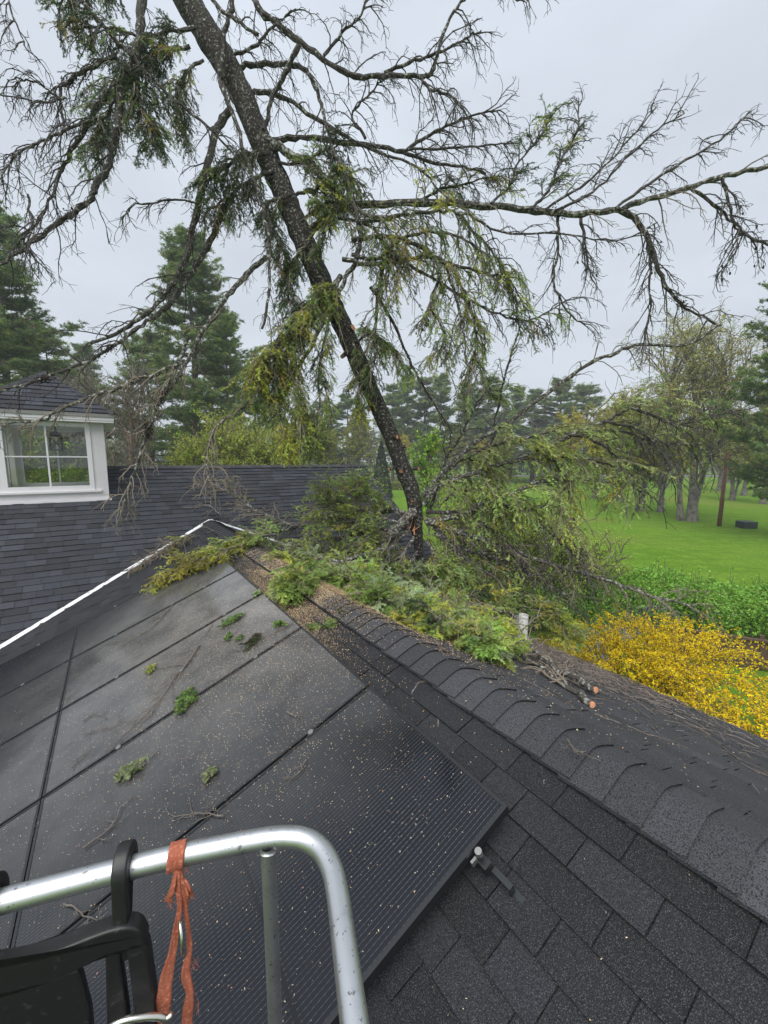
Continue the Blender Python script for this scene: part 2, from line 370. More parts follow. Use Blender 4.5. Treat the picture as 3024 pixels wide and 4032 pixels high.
# ------------------------------------------------------------------ the house
house = empty('house', APEX, 'house with dark charcoal shingle roofs, white valley flashing and a pale cupola', 'house', rz=HROT)
ZR = RZ
def shingles(name, O, S, T, Lc, Ls, clips=(), expo=.143, tw=(.15, .34), seed=1, tone=(1, 1, 1), under=True, parent=house, holes=(), hs=1.0, var=1.0):
    """courses of laminated tabs on a plane: origin O at the eave corner, S along the course, T up the slope"""
    r = random.Random(seed); O, S, T = Vector(O), Vector(S).normalized(), Vector(T).normalized(); Nn = S.cross(T)
    if Nn.z < 0: Nn = -Nn
    V, Q, Cc = [], [], []
    def P(s, t, h): return (O + S * s + T * t + Nn * h)[:]
    nc = int(math.ceil(Ls / expo))
    for c in range(nc):
        t0 = c * expo; t1 = min(t0 + expo + .03, Ls + .005); s = -r.random() * .3; band = r.uniform(.9, 1.1)
        while s < Lc:
            w = r.uniform(*tw); a, b = max(s, 0), min(s + w, Lc)
            if b - a > .01:
                thick = r.random() < .5
                h = (.0115 if thick else .0075) * hs
                g_ = .0026
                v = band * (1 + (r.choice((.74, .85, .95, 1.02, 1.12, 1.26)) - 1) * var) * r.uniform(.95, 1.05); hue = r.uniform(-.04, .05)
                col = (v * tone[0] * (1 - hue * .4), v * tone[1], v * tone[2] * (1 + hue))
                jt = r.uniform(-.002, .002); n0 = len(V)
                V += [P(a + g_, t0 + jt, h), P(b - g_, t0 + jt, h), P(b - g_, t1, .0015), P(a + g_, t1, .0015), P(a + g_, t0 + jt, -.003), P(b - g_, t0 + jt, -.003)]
                Q += [(n0, n0 + 1, n0 + 2, n0 + 3), (n0 + 4, n0 + 5, n0 + 1, n0), (n0 + 4, n0, n0 + 3, n0 + 3)[:3] + (n0 + 3,), ]
                Q.pop()
                Cc += [col] * 6
            s += w
    if under:
        n0 = len(V); V += [P(-.0, -.0, -.004), P(Lc, -.0, -.004), P(Lc, Ls, -.004), P(0, Ls, -.004)]; Q += [(n0, n0 + 1, n0 + 2, n0 + 3)]; Cc += [(.25, .25, .25)] * 4
    mb = MB(); mb.add(V, f4=Q, c=Cc)
    o = mb.build(name, M['shingle'], parent, local=True)
    if clips or holes:
        bm = bmesh.new(); bm.from_mesh(o.data)
        for (co, no) in clips:
            bmesh.ops.bisect_plane(bm, geom=bm.verts[:] + bm.edges[:] + bm.faces[:], plane_co=co, plane_no=no, clear_outer=True)
        bm.to_mesh(o.data); bm.free()
    return o
cs, sn = math.cos(SL), math.sin(SL)
XL, XR, YS = -4.05, 3.25, -13.0        # eaves of the wing, its near gable
kv = TL / TM
# left and right slopes of the wing; cut at the valleys
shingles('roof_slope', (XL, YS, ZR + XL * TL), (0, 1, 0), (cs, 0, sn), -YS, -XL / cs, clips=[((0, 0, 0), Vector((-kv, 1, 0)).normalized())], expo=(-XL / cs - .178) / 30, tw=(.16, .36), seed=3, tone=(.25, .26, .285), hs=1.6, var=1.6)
# the flashing side: keep a small gap for the valley metal is handled by the flashing lying above
shingles('roof_slope', (XR, YS, ZR - XR * TL), (0, 1, 0), (-cs, 0, sn), -YS, XR / cs, clips=[((0, 0, 0), Vector((kv, 1, 0)).normalized())], tw=(.22, .44), seed=4, tone=(.74, .74, .755))  # lighter tone than the left slope: grazing sky sheen put into the colour
# main roof: front slope and back slope
YE, YM = -2.62, 1.83
XG0, XG1 = -11.0, 5.03
zr = ZR + YM * TM
shl = math.hypot(YM - YE, (YM - YE) * TM)
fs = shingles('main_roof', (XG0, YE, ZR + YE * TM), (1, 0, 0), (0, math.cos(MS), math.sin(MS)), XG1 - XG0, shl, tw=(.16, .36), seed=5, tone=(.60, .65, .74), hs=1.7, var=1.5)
bm = bmesh.new(); bm.from_mesh(fs.data)
# remove the wedge between the valleys (under the wing)
bmesh.ops.bisect_plane(bm, geom=bm.verts[:] + bm.edges[:] + bm.faces[:], plane_co=(0, 0, 0), plane_no=Vector((-kv, 1, 0)).normalized())
bmesh.ops.bisect_plane(bm, geom=bm.verts[:] + bm.edges[:] + bm.faces[:], plane_co=(0, 0, 0), plane_no=Vector((kv, 1, 0)).normalized())
dead = [f for f in bm.faces if f.calc_center_median().y < kv * f.calc_center_median().x - 1e-4 and f.calc_center_median().y < -kv * f.calc_center_median().x - 1e-4]
bmesh.ops.delete(bm, geom=dead, context='FACES'); bm.to_mesh(fs.data); bm.free()
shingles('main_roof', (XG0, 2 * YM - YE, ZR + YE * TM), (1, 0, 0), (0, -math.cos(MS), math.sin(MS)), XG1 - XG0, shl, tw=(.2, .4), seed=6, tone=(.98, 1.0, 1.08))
# ridge caps of the wing: overlapping curved pieces
def caps(name, y0, y1, zt, slope, step, half, seed, axis='y', fixed=0.0, tone=1.0, x0=0.0):
    r = random.Random(seed); mb = MB(); y = y0; ns = 10
    while y < y1:
        L = step + .05; hw = half + r.uniform(-.006, .006); col = np.array((1, 1, 1.03)) * r.choice((.80, .93, 1.05, 1.22)) * tone
        V = []
        for (yy, h) in ((y, .021), (y + L, .006), (y + .014, .001)):
            for i in range(ns + 1):
                u = (i / ns * 2 - 1) * hw
                rad = .055                                    # softened bend over the ridge
                z = -math.tan(slope) * (math.sqrt(u * u + rad * rad) - rad) + h + .012
                V.append((fixed + u * math.cos(slope), yy, zt + z) if axis == 'y' else (yy, fixed + u * math.cos(slope), zt + z))
        k = ns + 1; q = []
        for i in range(ns):
            q += [(i, i + 1, k + i + 1, k + i), (2 * k + i, 2 * k + i + 1, i + 1, i)]
        mb.add(V, f4=q, c=col); 
        # thin edge faces on both sides
        for i in (0, ns):
            a = np.array(V[i]); b = np.array(V[k + i]); dz = np.array((0, 0, -.016))
            mb.add([a, b, b + dz, a + dz], f4=[(0, 1, 2, 3)], c=col * .9)
        y += step
    return mb.build(name, M['shingle'], house, local=True)
caps('ridge_cap', YS, -.05, ZR, SL, .140, .198, 8, tone=.84)
caps('main_ridge_cap', XG0, XG1 - .02, zr, MS, .135, .15, 9, axis='x', fixed=YM)
# valley metal, white, standing a little above the shingles
def strip(name, pts, wid, h, m, seedn=0, zfun=None):
    mb = MB(); pts = [Vector(p) for p in pts]
    d_ = (pts[-1] - pts[0]).normalized(); sd_ = Vector((-d_.y, d_.x, 0)).normalized() * wid
    Pm = [pts[0] + (pts[-1] - pts[0]) * t for t in np.linspace(0, 1, 24)]
    V = []
    for p in Pm:
        a, b = p + sd_, p - sd_
        V += [(a.x, a.y, zfun(a.x, a.y) + .016), (p.x, p.y, p.z + h), (b.x, b.y, zfun(b.x, b.y) + .016)]
    q = [];
    for i in range(len(Pm) - 1): q += [(3 * i, 3 * i + 1, 3 * i + 4, 3 * i + 3), (3 * i + 1, 3 * i + 2, 3 * i + 5, 3 * i + 4)]
    mb.add(V, f4=q); return mb.build(name, m, house, local=True)
def zroof(x, y):
    return max(ZR - abs(x) * TL, ZR + y * TM if y < YM else zr - (y - YM) * TM) if y <= 0 or True else 0
strip('valley_flashing', [(0, 0, ZR + .012), (XL, kv * XL, ZR + XL * TL + .02)], .045, .022, M['flash'], zfun=zroof)
strip('valley_flashing', [(0, 0, ZR + .012), (XR, -kv * XR, ZR - XR * TL + .02)], .045, .022, M['flash'], zfun=zroof)
# walls, fascia, soffit
mb = MB()
mb.box(XL + .35, XR - .35, YS + .3, -.5, 0, ZR + XL * TL + .1)
mb.box(XG0 + .3, XG1 - .25, YE + .4, 2 * YM - YE - .4, 0, ZR + YE * TM + .1)
V = [(XG1 - .25, YE + .4, ZR + YE * TM + .09), (XG1 - .25, 2 * YM - YE - .4, ZR + YE * TM + .09), (XG1 - .25, YM, zr - .15), (XG1 - .4, YE + .4, ZR + YE * TM + .09), (XG1 - .4, 2 * YM - YE - .4, ZR + YE * TM + .09), (XG1 - .4, YM, zr - .15)]
mb.add(V, f3=[(0, 1, 2), (3, 5, 4)])
V = [(XL + .35, YS + .3, ZR + XL * TL + .09), (XR - .35, YS + .3, ZR + XL * TL + .09), (0, YS + .3, ZR - .15)]
mb.add(V, f3=[(0, 2, 1)])
mb.build('wall', M['lilac'], house, local=True)
for (x, zz) in ((XL, ZR + XL * TL), (XR, ZR - XR * TL)):
    mb = MB(); mb.box(x - .012, x + .012, YS, -kv * abs(x) - .0, zz - .17, zz - .006); mb.build('fascia', M['white'], house, local=True)
for sgn in (1, -1):   # rake boards of the main gable
    mb = MB(); ax, ay = XG1 + .004, YM
    y0 = YM - sgn * (YM - YE)
    mb.add([(ax, y0, ZR + YE * TM - .01), (ax, YM, zr - .01), (ax, YM, zr - .17), (ax, y0, ZR + YE * TM - .17), (ax - .03, y0, ZR + YE * TM - .01), (ax - .03, YM, zr - .01), (ax - .03, YM, zr - .17), (ax - .03, y0, ZR + YE * TM - .17)],
           f4=[(0, 1, 2, 3), (7, 6, 5, 4), (0, 4, 5, 1), (2, 6, 7, 3)]); mb.build('rake_board', M['white'], house, local=True)
# plumbing vent by the eave of the right slope
pv = HI @ on_right(1128, 1398); 
mb = MB(); tubes(mb, [[(pv.x, pv.y, ZR - pv.x * TL - .05), (pv.x, pv.y, ZR - pv.x * TL + .40)]], .05, .055, 18); tubes(mb, [[(pv.x, pv.y, ZR - pv.x * TL + .40), (pv.x, pv.y, ZR - pv.x * TL + .05)]], .042, .042, 18)
tubes(mb, [[(pv.x, pv.y, ZR - pv.x * TL - .02), (pv.x, pv.y, ZR - pv.x * TL + .06)]], .11, .062, 18)
mb.build('vent_pipe', M['pvc'], house, local=True, smooth=True)
# ---- cupola
X0, X1, Y0, Y1 = -3.66, -1.80, .80, 2.64
for o_ in [o for o in house.children if o.name.startswith(('main_roof', 'main_ridge'))]:      # the opening in the roof below it
    bm = bmesh.new(); bm.from_mesh(o_.data)
    for co, no in (((X0 + .06, 0, 0), (1, 0, 0)), ((X1 - .06, 0, 0), (1, 0, 0)), ((0, Y0 + .06, 0), (0, 1, 0)), ((0, Y1 - .06, 0), (0, 1, 0))):
        bmesh.ops.bisect_plane(bm, geom=bm.verts[:] + bm.edges[:] + bm.faces[:], plane_co=co, plane_no=no)
    dead = [f for f in bm.faces if X0 + .06 < f.calc_center_median().x < X1 - .06 and Y0 + .06 < f.calc_center_median().y < Y1 - .06]
    bmesh.ops.delete(bm, geom=dead, context='FACES'); bm.to_mesh(o_.data); bm.free()
cup = empty('cupola', (0, 0, 0), None, None); cup.parent = house; cup.matrix_world = HM
def wall_with_hole(mb, x0, x1, z0, z1, hx0, hx1, hz0, hz1, y0, y1):
    mb.box(x0, hx0, y0, y1, z0, z1); mb.box(hx1, x1, y0, y1, z0, z1)
    mb.box(hx0, hx1, y0, y1, z0, hz0); mb.box(hx0, hx1, y0, y1, hz1, z1)
WX0, WX1, WZ0, WZ1 = -3.37, -2.09, 4.47, 5.69
zb, zt = 4.16, 5.80
mb = MB()
wall_with_hole(mb, X0, X1, zb, zt, WX0, WX1, WZ0, WZ1, Y0, Y0 + .12)
wall_with_hole(mb, X0, X1, zb, zt, WX0, WX1, WZ0, WZ1, Y1 - .12, Y1)
for xa in (X0, X1 - .12):
    mb.box(xa, xa + .12, Y0 + .12, Y0 + .35, zb, zt); mb.box(xa, xa + .12, Y1 - .35, Y1 - .12, zb, zt)
    mb.box(xa, xa + .12, Y0 + .35, Y1 - .35, zb, WZ0); mb.box(xa, xa + .12, Y0 + .35, Y1 - .35, WZ1, zt)
mb.build('cupola_wall', M['lilac'], cup, local=True)
mb = MB(); mb.box(X0 + .12, X1 - .12, Y0 + .12, Y1 - .12, 4.30, 4.36); mb.box(X0 + .121, X1 - .121, Y0 + .121, Y1 - .121, 5.74, 5.79)
mb.box(X0 + .13, X0 + .30, Y0 + .13, Y0 + .25, 4.36, 5.74); mb.box(X0 + .13, X0 + .22, Y1 - .34, Y1 - .13, 4.36, 5.74)
mb.build('cupola_lining', M['interior'], cup, local=True)
for k, yy in enumerate((Y0, Y1)):
    s_ = -1 if k == 0 else 1; mb = MB()
    ya, yb = (yy - .022, yy + .07) if k == 0 else (yy - .07, yy + .022)
    c_ = .055
    mb.box(WX0 - .06, WX0 + .02, ya, yb, WZ0 - .06, WZ1 + .05); mb.box(WX1 - .02, WX1 + .06, ya, yb, WZ0 - .06, WZ1 + .05)
    mb.box(WX0 + .02, WX1 - .02, ya, yb, WZ1 - .02, WZ1 + .05); mb.box(WX0 + .02, WX1 - .02, ya, yb, WZ0 - .06, WZ0 + .035)
    mid = (WX0 + WX1) / 2
    mb.box(mid - .014, mid + .014, ya + .012, yb - .03, WZ0 + .035, WZ1 - .02); 
    mb.box(WX0 + .02, mid - .014, ya + .014, yb - .032, 5.07, 5.092); mb.box(mid + .014, WX1 - .02, ya + .014, yb - .032, 5.07, 5.092)
    mb.build('window_frame', M['white'], cup, local=True)
    mb = MB(); ym = (ya + yb) / 2 - .002; mb.box(WX0 + .015, WX1 - .015, ym, ym + .004, WZ0 + .03, WZ1 - .015); mb.build('window_pane', M['glass'], cup, local=True)
mb = MB(); mb.box(X0 - .02, X1 - .12, Y0 - .055, Y0 - .001, 4.372, 4.41); mb.build('window_sill', M['white'], cup, local=True)
mb = MB()
mb.box(X0 - .03, X1 + .04, Y0 - .05, Y0 - .002, 4.185, 4.235)
mb.build('base_flashing', M['flash'] if False else M['white'], cup, local=True)
ov = .21; EX0, EX1, EY0, EY1 = X0 - ov, X1 + ov, Y0 - ov, Y1 + ov
mb = MB(); mb.box(EX0 + .03, EX1 - .03, EY0 + .03, EY1 - .03, 5.762, 5.80); mb.box(EX0 + .02, EX1 - .02, EY0 + .02, EY1 - .02, 5.801, 5.865); mb.build('cornice', M['white'], cup, local=True)
mb = MB(); mb.box(EX0, EX1, EY0, EY1, 5.866, 5.93); mb.build('drip_edge', M['gutter'], cup, local=True)
pk = Vector(((EX0 + EX1) / 2, (EY0 + EY1) / 2, 6.83)); ez = 5.935
cn = [Vector((EX0, EY0, ez)), Vector((EX1, EY0, ez)), Vector((EX1, EY1, ez)), Vector((EX0, EY1, ez))]
for i in range(4):
    a, b = cn[i], cn[(i + 1) % 4]; s = (b - a); mid = (a + b) / 2; t = pk - mid
    h1 = (pk - a); nin = s.normalized()
    na = h1.cross(s.normalized().cross(t.normalized())).normalized(); nb = (pk - b).cross(s.normalized().cross(t.normalized())).normalized()
    def sg(nv, inside, co): return nv if (inside - co).dot(nv) < 0 else -nv
    cen = (a + b + pk) / 3
    shingles('cupola_roof', a, s, t, s.length, t.length, clips=[(a, sg(na, cen, a)), (b, sg(nb, cen, b))], tw=(.16, .32), seed=20 + i, tone=(.60, .66, .80), hs=2.0, var=1.5, parent=cup)
    mb = MB(); L = (pk - a); n_ = 9
    out = (a - Vector((pk.x, pk.y, a.z))).normalized(); sdv = Vector((-out.y, out.x, 0))
    for j in range(n_):
        p0 = a + L * (j / n_); p1 = a + L * min((j + 1.25) / n_, 1.0); w_ = .075; dz = .02
        fl = Vector((out.x * .0, 0, -.042))
        mb.add([(p0 + sdv * w_ + fl + ZV * dz)[:], (p0 + ZV * (dz + .012))[:], (p0 - sdv * w_ + fl + ZV * dz)[:], (p1 + sdv * w_ + fl + ZV * .008)[:], (p1 + ZV * .018)[:], (p1 - sdv * w_ + fl + ZV * .008)[:]],
               f4=[(0, 1, 4, 3), (1, 2, 5, 4)], c=np.ones(3) * (.55 + .25 * random.random()))
    mb.build('hip_cap', M['shingle'], cup, local=True)
# lantern hanging in the cupola
lp = HM @ Vector((-2.66, 1.72, 5.22))
lan = empty('lantern', lp, 'black iron lantern with crossed bars hanging behind the cupola window', 'lantern')
lx, ly, lz = lp; Mh = Matrix.Translation(lp) @ Matrix.Rotation(HROT, 4, 'Z')
mb = MB(); hw = .10
for sx in (-1, 1):
    for sy in (-1, 1): mb.box(sx * hw - .008, sx * hw + .008, sy * hw - .008, sy * hw + .008, 0.0, .30, M=Mh)
for z in (0, .29):
    for s in (-1, 1):
        mb.box(-hw, hw, s * hw - .006, s * hw + .006, z, z + .02, M=Mh); mb.box(s * hw - .006, s * hw + .006, -hw, hw, z, z + .02, M=Mh)
def wbar(p, q, r): tubes(mb, [[(Mh @ Vector(p))[:], (Mh @ Vector(q))[:]]], r, r, 5)
for s in (-1, 1):
    wbar((-hw, s * hw, .02), (hw, s * hw, .29), .006); wbar((hw, s * hw, .02), (-hw, s * hw, .29), .006)
    wbar((s * hw, -hw, .02), (s * hw, hw, .29), .006); wbar((s * hw, hw, .02), (s * hw, -hw, .29), .006)
mb.build('cage', M['iron'], lan)
mb = MB(); v = [(Mh @ Vector(p))[:] for p in ((-.13, -.13, .31), (.13, -.13, .31), (.13, .13, .31), (-.13, .13, .31), (-.04, -.04, .40), (.04, -.04, .40), (.04, .04, .40), (-.04, .04, .40))]
mb.add(v, f4=[(0, 1, 5, 4), (1, 2, 6, 5), (2, 3, 7, 6), (3, 0, 4, 7), (4, 5, 6, 7), (3, 2, 1, 0)]); tubes(mb, [[(Mh @ Vector((0, 0, .40)))[:], (Mh @ Vector((0, 0, .53)))[:]]], .018, .014, 8); mb.build('lantern_cap', M['iron'], lan)

# ------------------------------------------------------------------ solar panels on the left slope
O_pan = HI @ hit(1100, 1745, RIDGE + NL * .12, NL)          # upper near corner of the array
TD = Vector((-cs, 0, -sn)); NLl = Vector((-sn, 0, cs))
PW, PL = 1.06, 1.866
desc = {(0, 0): 'solar panel nearest the bucket rail with its bare lower corner sticking out', (1, 0): 'solar panel sprinkled with wood chips, second up from the rail along the ridge',
        (2, 0): 'solar panel crossed by a forked grey branch with a green sprig at its edge', (3, 0): 'solar panel with a bright sky reflection below the sawdust patch on the ridge',
        (4, 0): 'farthest ridge-side solar panel, half under the yellow-green hemlock bough', (0, 1): 'lower row solar panel beside the black plastic tool holder',
        (1, 1): 'lower row solar panel at the left edge of the photo above the aluminium rail', (2, 1): 'lower row solar panel third from the white valley flashing', (3, 1): 'lower row solar panel next to last before the valley flashing', (4, 1): 'lower row solar panel closest to the white valley flashing'}
panel_mesh = {}
for j in range(2):
    for i in range(5):
        p = O_pan + Vector((0, 1, 0)) * (i * PW + .008) + TD * (j * PL)
        wp = HM @ p
        o = empty('solar_panel', wp, desc[(i, j)], 'solar panel', 'solar panels on the wing roof')
        rot = (HM.to_3x3() @ Matrix((Vector((cs, 0, sn)), Vector((0, 1, 0)), NLl)).transposed()).to_4x4()   # X up the slope, Y along the ridge
        o.matrix_world = Matrix.Translation(wp) @ rot
        w_, l_ = PW - .016, PL - .007; fr = .014; th = .034
        if not panel_mesh:
            mb = MB(); mb.box(-l_, 0, 0, fr, -th, .003); mb.box(-l_, 0, w_ - fr, w_, -th, .003); mb.box(-l_, -l_ + fr, fr, w_ - fr, -th, .003); mb.box(-fr, 0, fr, w_ - fr, -th, .003)
            panel_mesh['frame'] = mb.mesh('frame'); panel_mesh['frame'].materials.append(M['frame'])
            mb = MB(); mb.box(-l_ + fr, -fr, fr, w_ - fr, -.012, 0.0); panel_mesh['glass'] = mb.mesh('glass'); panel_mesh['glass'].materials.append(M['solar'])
            mb = MB()
            for xx in (-.42, -1.42):
                tubes(mb, [[(xx, w_ + .008, -.01), (xx, w_ + .008, .009)]], .016, .016, 12); mb.add([(xx + .016 * math.cos(a), w_ + .008 + .016 * math.sin(a), .009) for a in np.arange(12) * math.pi / 6], f3=[(0, k, k + 1) for k in range(1, 11)])
            panel_mesh['clamp'] = mb.mesh('clamp'); panel_mesh['clamp'].materials.append(M['zinc'])
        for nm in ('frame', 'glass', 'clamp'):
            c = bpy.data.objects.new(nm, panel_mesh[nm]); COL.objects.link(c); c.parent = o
# lower side bracket under the near corner: rail end, L-foot, round clamp
bp_ = HM @ (O_pan + TD * .20)
br = empty('roof_mount', bp_, 'grey metal roof mount with round clamp bolt under the near panel edge', 'roof mount')
br.matrix_world = Matrix.Translation(bp_) @ rot
mb = MB(); mb.box(-.018, .018, -.05, .45, -.075, -.038); mb.build('mounting_rail', M['frame'], br, local=True)
mb = MB(); tubes(mb, [[(0, -.014, -.012), (0, -.014, .008)]], .0135, .0135, 20); mb.add([(.0135 * math.cos(a), -.014 + .0135 * math.sin(a), .008) for a in np.arange(20) * math.pi / 10], f3=[(0, k, k + 1) for k in range(1, 19)])
mb.box(-.04, -.0136, -.010, .0, -.046, -.022); mb.build('clamp', M['zinc'], br, local=True)
mb = MB(); mb.box(.004, .026, -.135, -.052, -.074, -.068); mb.box(.004, .026, -.135, -.129, -.109, -.0745); mb.box(-.004, .034, -.17, -.10, -.1135, -.1095); mb.build('foot_bracket', M['dark_zinc'], br, local=True)

# ------------------------------------------------------------------ bucket rail, tool holder, strap
RAILZ = CAMZ - .87
def rp(px, py, z=RAILZ): return hit(px, py, Vector((0, 0, z)), ZV)
tube_px = [(-420, 2075), (-150, 1985), (0, 1948), (250, 1882), (380, 1850), (480, 1829), (560, 1814), (610, 1808), (655, 1812), (690, 1832), (715, 1872), (729, 1930), (745, 2050), (766, 2212)]
rpts = [rp(*q) for q in tube_px]; rpts.append(rpts[-1] + (rpts[-1] - rpts[-2]).normalized() * .15); rpts.append(rpts[-1] + (rpts[-1] - rpts[-2]) * 1.5); rpts.append(rpts[-1] + (rpts[-1] - rpts[-2]) * 1.5)
rl0 = rp(380, 1850)
rail = empty('bucket_rail', (rl0.x, rl0.y, RAILZ - .5), 'shiny bent aluminium tube rail of the lift bucket in the foreground', 'railing')
mb = MB(); tubes(mb, smooth_path(np.array([p[:] for p in rpts]), 8), .0225, .0225, 24); mb.build('top_rail', M['alu'], rail, smooth=True)
pt = rp(579, 1822); mb = MB(); tubes(mb, [[(pt.x, pt.y, RAILZ - .004), (pt.x + .0, pt.y, RAILZ - .9)]], .0165, .0165, 20); mb.build('post', M['alu'], rail, smooth=True)
mb = MB(); th_ = np.linspace(0, 2 * np.pi, 25); ringp = np.stack([pt.x + .0175 * np.cos(th_), pt.y + .0175 * np.sin(th_), np.full(25, RAILZ - .0195) + .005 * np.sin(th_) ** 2], -1)
tubes(mb, ringp, .0026, .0026, 6); mb.build('weld_bead', M['alu'], rail, smooth=True)
# black plastic tool holder: two hooks over the rail and a slotted body below it
ra, rb = rp(0, 1948), rp(380, 1850); rdir = (rb - ra).normalized(); rnear = Vector((rdir.y, -rdir.x, 0))       # rnear points back to the camera
if rnear.y > 0: rnear = -rnear
def onrail(px): 
    t = (px - 0) / 380.0; return ra + (rb - ra) * t
hold0 = rp(278, 1875)
th = empty('tool_holder', (hold0.x, hold0.y, RAILZ - .3), 'black plastic tool holder hooked over the aluminium rail', 'tool holder')
def extr(mb, poly, C, ax, ay, az, thick, bev=.004):
    """extruded outline with bevelled rims; poly in (a,b), C origin, ax/ay in-plane, az thickness axis"""
    n = len(poly); P = np.array(poly, float); cen = P.mean(0)
    nx_ = np.roll(P, -1, 0) - np.roll(P, 1, 0); nn = nrm(np.stack([nx_[:, 1], -nx_[:, 0]], -1))
    area = .5 * np.sum(P[:, 0] * np.roll(P[:, 1], -1) - np.roll(P[:, 0], -1) * P[:, 1])
    if area < 0: nn = -nn
    ax, ay, az = [np.array(q[:]) for q in (ax, ay, az)]; C = np.array(C[:])
    rings = []
    st_ = [(bev * (1 - math.sin(t)), bev * (1 - math.cos(t))) for t in np.linspace(0, math.pi / 2, 5)]
    rows = st_ + [(i_, thick - h_) for i_, h_ in st_[::-1]]; nr_ = len(rows)
    for (ins, h) in rows:
        Q = P - nn * ins; rings.append(C + Q[:, :1] * ax + Q[:, 1:] * ay + az * h)
    V = np.concatenate(rings); q = []
    for k in range(nr_ - 1):
        for i in range(n): j = (i + 1) % n; q.append((k * n + i, k * n + j, (k + 1) * n + j, (k + 1) * n + i))
    bm = bmesh.new(); vs = [bm.verts.new(p) for p in V]
    for f in q: bm.faces.new([vs[i] for i in f])
    f1 = bm.faces.new([vs[i] for i in range(n)]); f2 = bm.faces.new([vs[(nr_ - 1) * n + i] for i in range(n)])
    bmesh.ops.triangulate(bm, faces=[f1, f2]); bm.verts.index_update()
    mb.add([v.co[:] for v in bm.verts], f3=[[v.index for v in f.verts] for f in bm.faces if len(f.verts) == 3], f4=[[v.index for v in f.verts] for f in bm.faces if len(f.verts) == 4]); bm.free()
def hook(px):
    c = onrail(px); c.z = RAILZ; mb = MB()
    # outline in the plane (toward the camera a, up b): a C-shaped band over the tube and a tongue down on the near side
    out, inn = [], []
    for a in np.linspace(-35, 180, 16):
        t = math.radians(a); out.append((-.0455 * math.cos(t) * 1.0, .050 * math.sin(t) + .004)); inn.append((-.0245 * math.cos(t), .0245 * math.sin(t) + .003))
    out[-1] = (.0455, -.005)
    down_o = [(.052, -.06), (.060, -.11), (.052, -.16)]; down_i = [(.024, -.16), (.032, -.11), (.026, -.05)]
    poly = out + down_o + down_i + inn[::-1]
    extr(mb, poly, c - rdir * .014, rnear, ZV, rdir, .028, .004)
    o = mb.build('hook', M['rubber'], th, smooth=True); o.data.set_sharp_from_angle(angle=.5); return o
hook(262); hook(-22)
# body: slotted plate under the hooks, its upper edge sagging between them
def bz(px, py, off):   # a pixel on the plate's plane
    P0_ = ra + rnear * off; return hit(px, py, Vector((P0_.x, P0_.y, RAILZ)), rnear)
OFFB = .062
out_px = [(-420, 2130), (-300, 2128), (-150, 2120), (0, 2092), (60, 2078), (120, 2058), (180, 2033), (232, 2014), (268, 2006), (292, 2008), (306, 2020), (314, 2048), (326, 2110), (336, 2180), (341, 2250), (345, 2420), (-420, 2420)]
def toplane(p, O):
    d = p - O; return (d.dot(rdir), d.z)
Ob = ra + rnear * OFFB; Ob.z = RAILZ
poly = [toplane(bz(x, y, OFFB), Ob) for x, y in out_px]
mb = MB()
# a frame with two slots: build it as upper band, right band, and bars
def px_poly(pts_, thick=.030, off=OFFB, b=.005):
    cl_ = np.array(pts_, float); Q_ = []
    for i_ in range(len(cl_)):
        pa_, pb2, pc_, pd_ = cl_[i_ - 1], cl_[i_], cl_[(i_ + 1) % len(cl_)], cl_[(i_ + 2) % len(cl_)]
        for t in (0, .25, .5, .75):
            p_ = .5 * (2 * pb2 + (pc_ - pa_) * t + (2 * pa_ - 5 * pb2 + 4 * pc_ - pd_) * t * t + (3 * pb2 - pa_ - 3 * pc_ + pd_) * t ** 3)
            Q_.append(pb2 + (pc_ - pb2) * t if np.linalg.norm(pc_ - pb2) > 70 else p_)
    extr(mb, [toplane(bz(x, y, OFFB), Ob) for x, y in Q_], Ob - rnear * 0.0, rdir, ZV, rnear * -1.0, thick, b)
px_poly([(-420, 2130), (-300, 2128), (-150, 2120), (0, 2092), (60, 2078), (120, 2058), (180, 2033), (232, 2014), (268, 2006), (292, 2008), (306, 2020), (312, 2046), (270, 2056), (232, 2066), (180, 2092), (120, 2120), (60, 2142), (0, 2160), (-150, 2190), (-420, 2190)], .036)
px_poly([(272, 2052), (312, 2044), (326, 2110), (336, 2180), (341, 2250), (345, 2420), (296, 2420), (292, 2250), (285, 2150)], .034)
px_poly([(-420, 2170), (-150, 2172), (0, 2150), (60, 2132), (120, 2112), (150, 2100), (170, 2104), (186, 2160), (196, 2212), (210, 2420), (-420, 2420)], .020)
px_poly([(226, 2066), (256, 2058), (262, 2100), (276, 2200), (282, 2420), (236, 2420), (228, 2150)], .024)
mb.build('body', M['rubber'], th, smooth=True).data.set_sharp_from_angle(angle=.5)
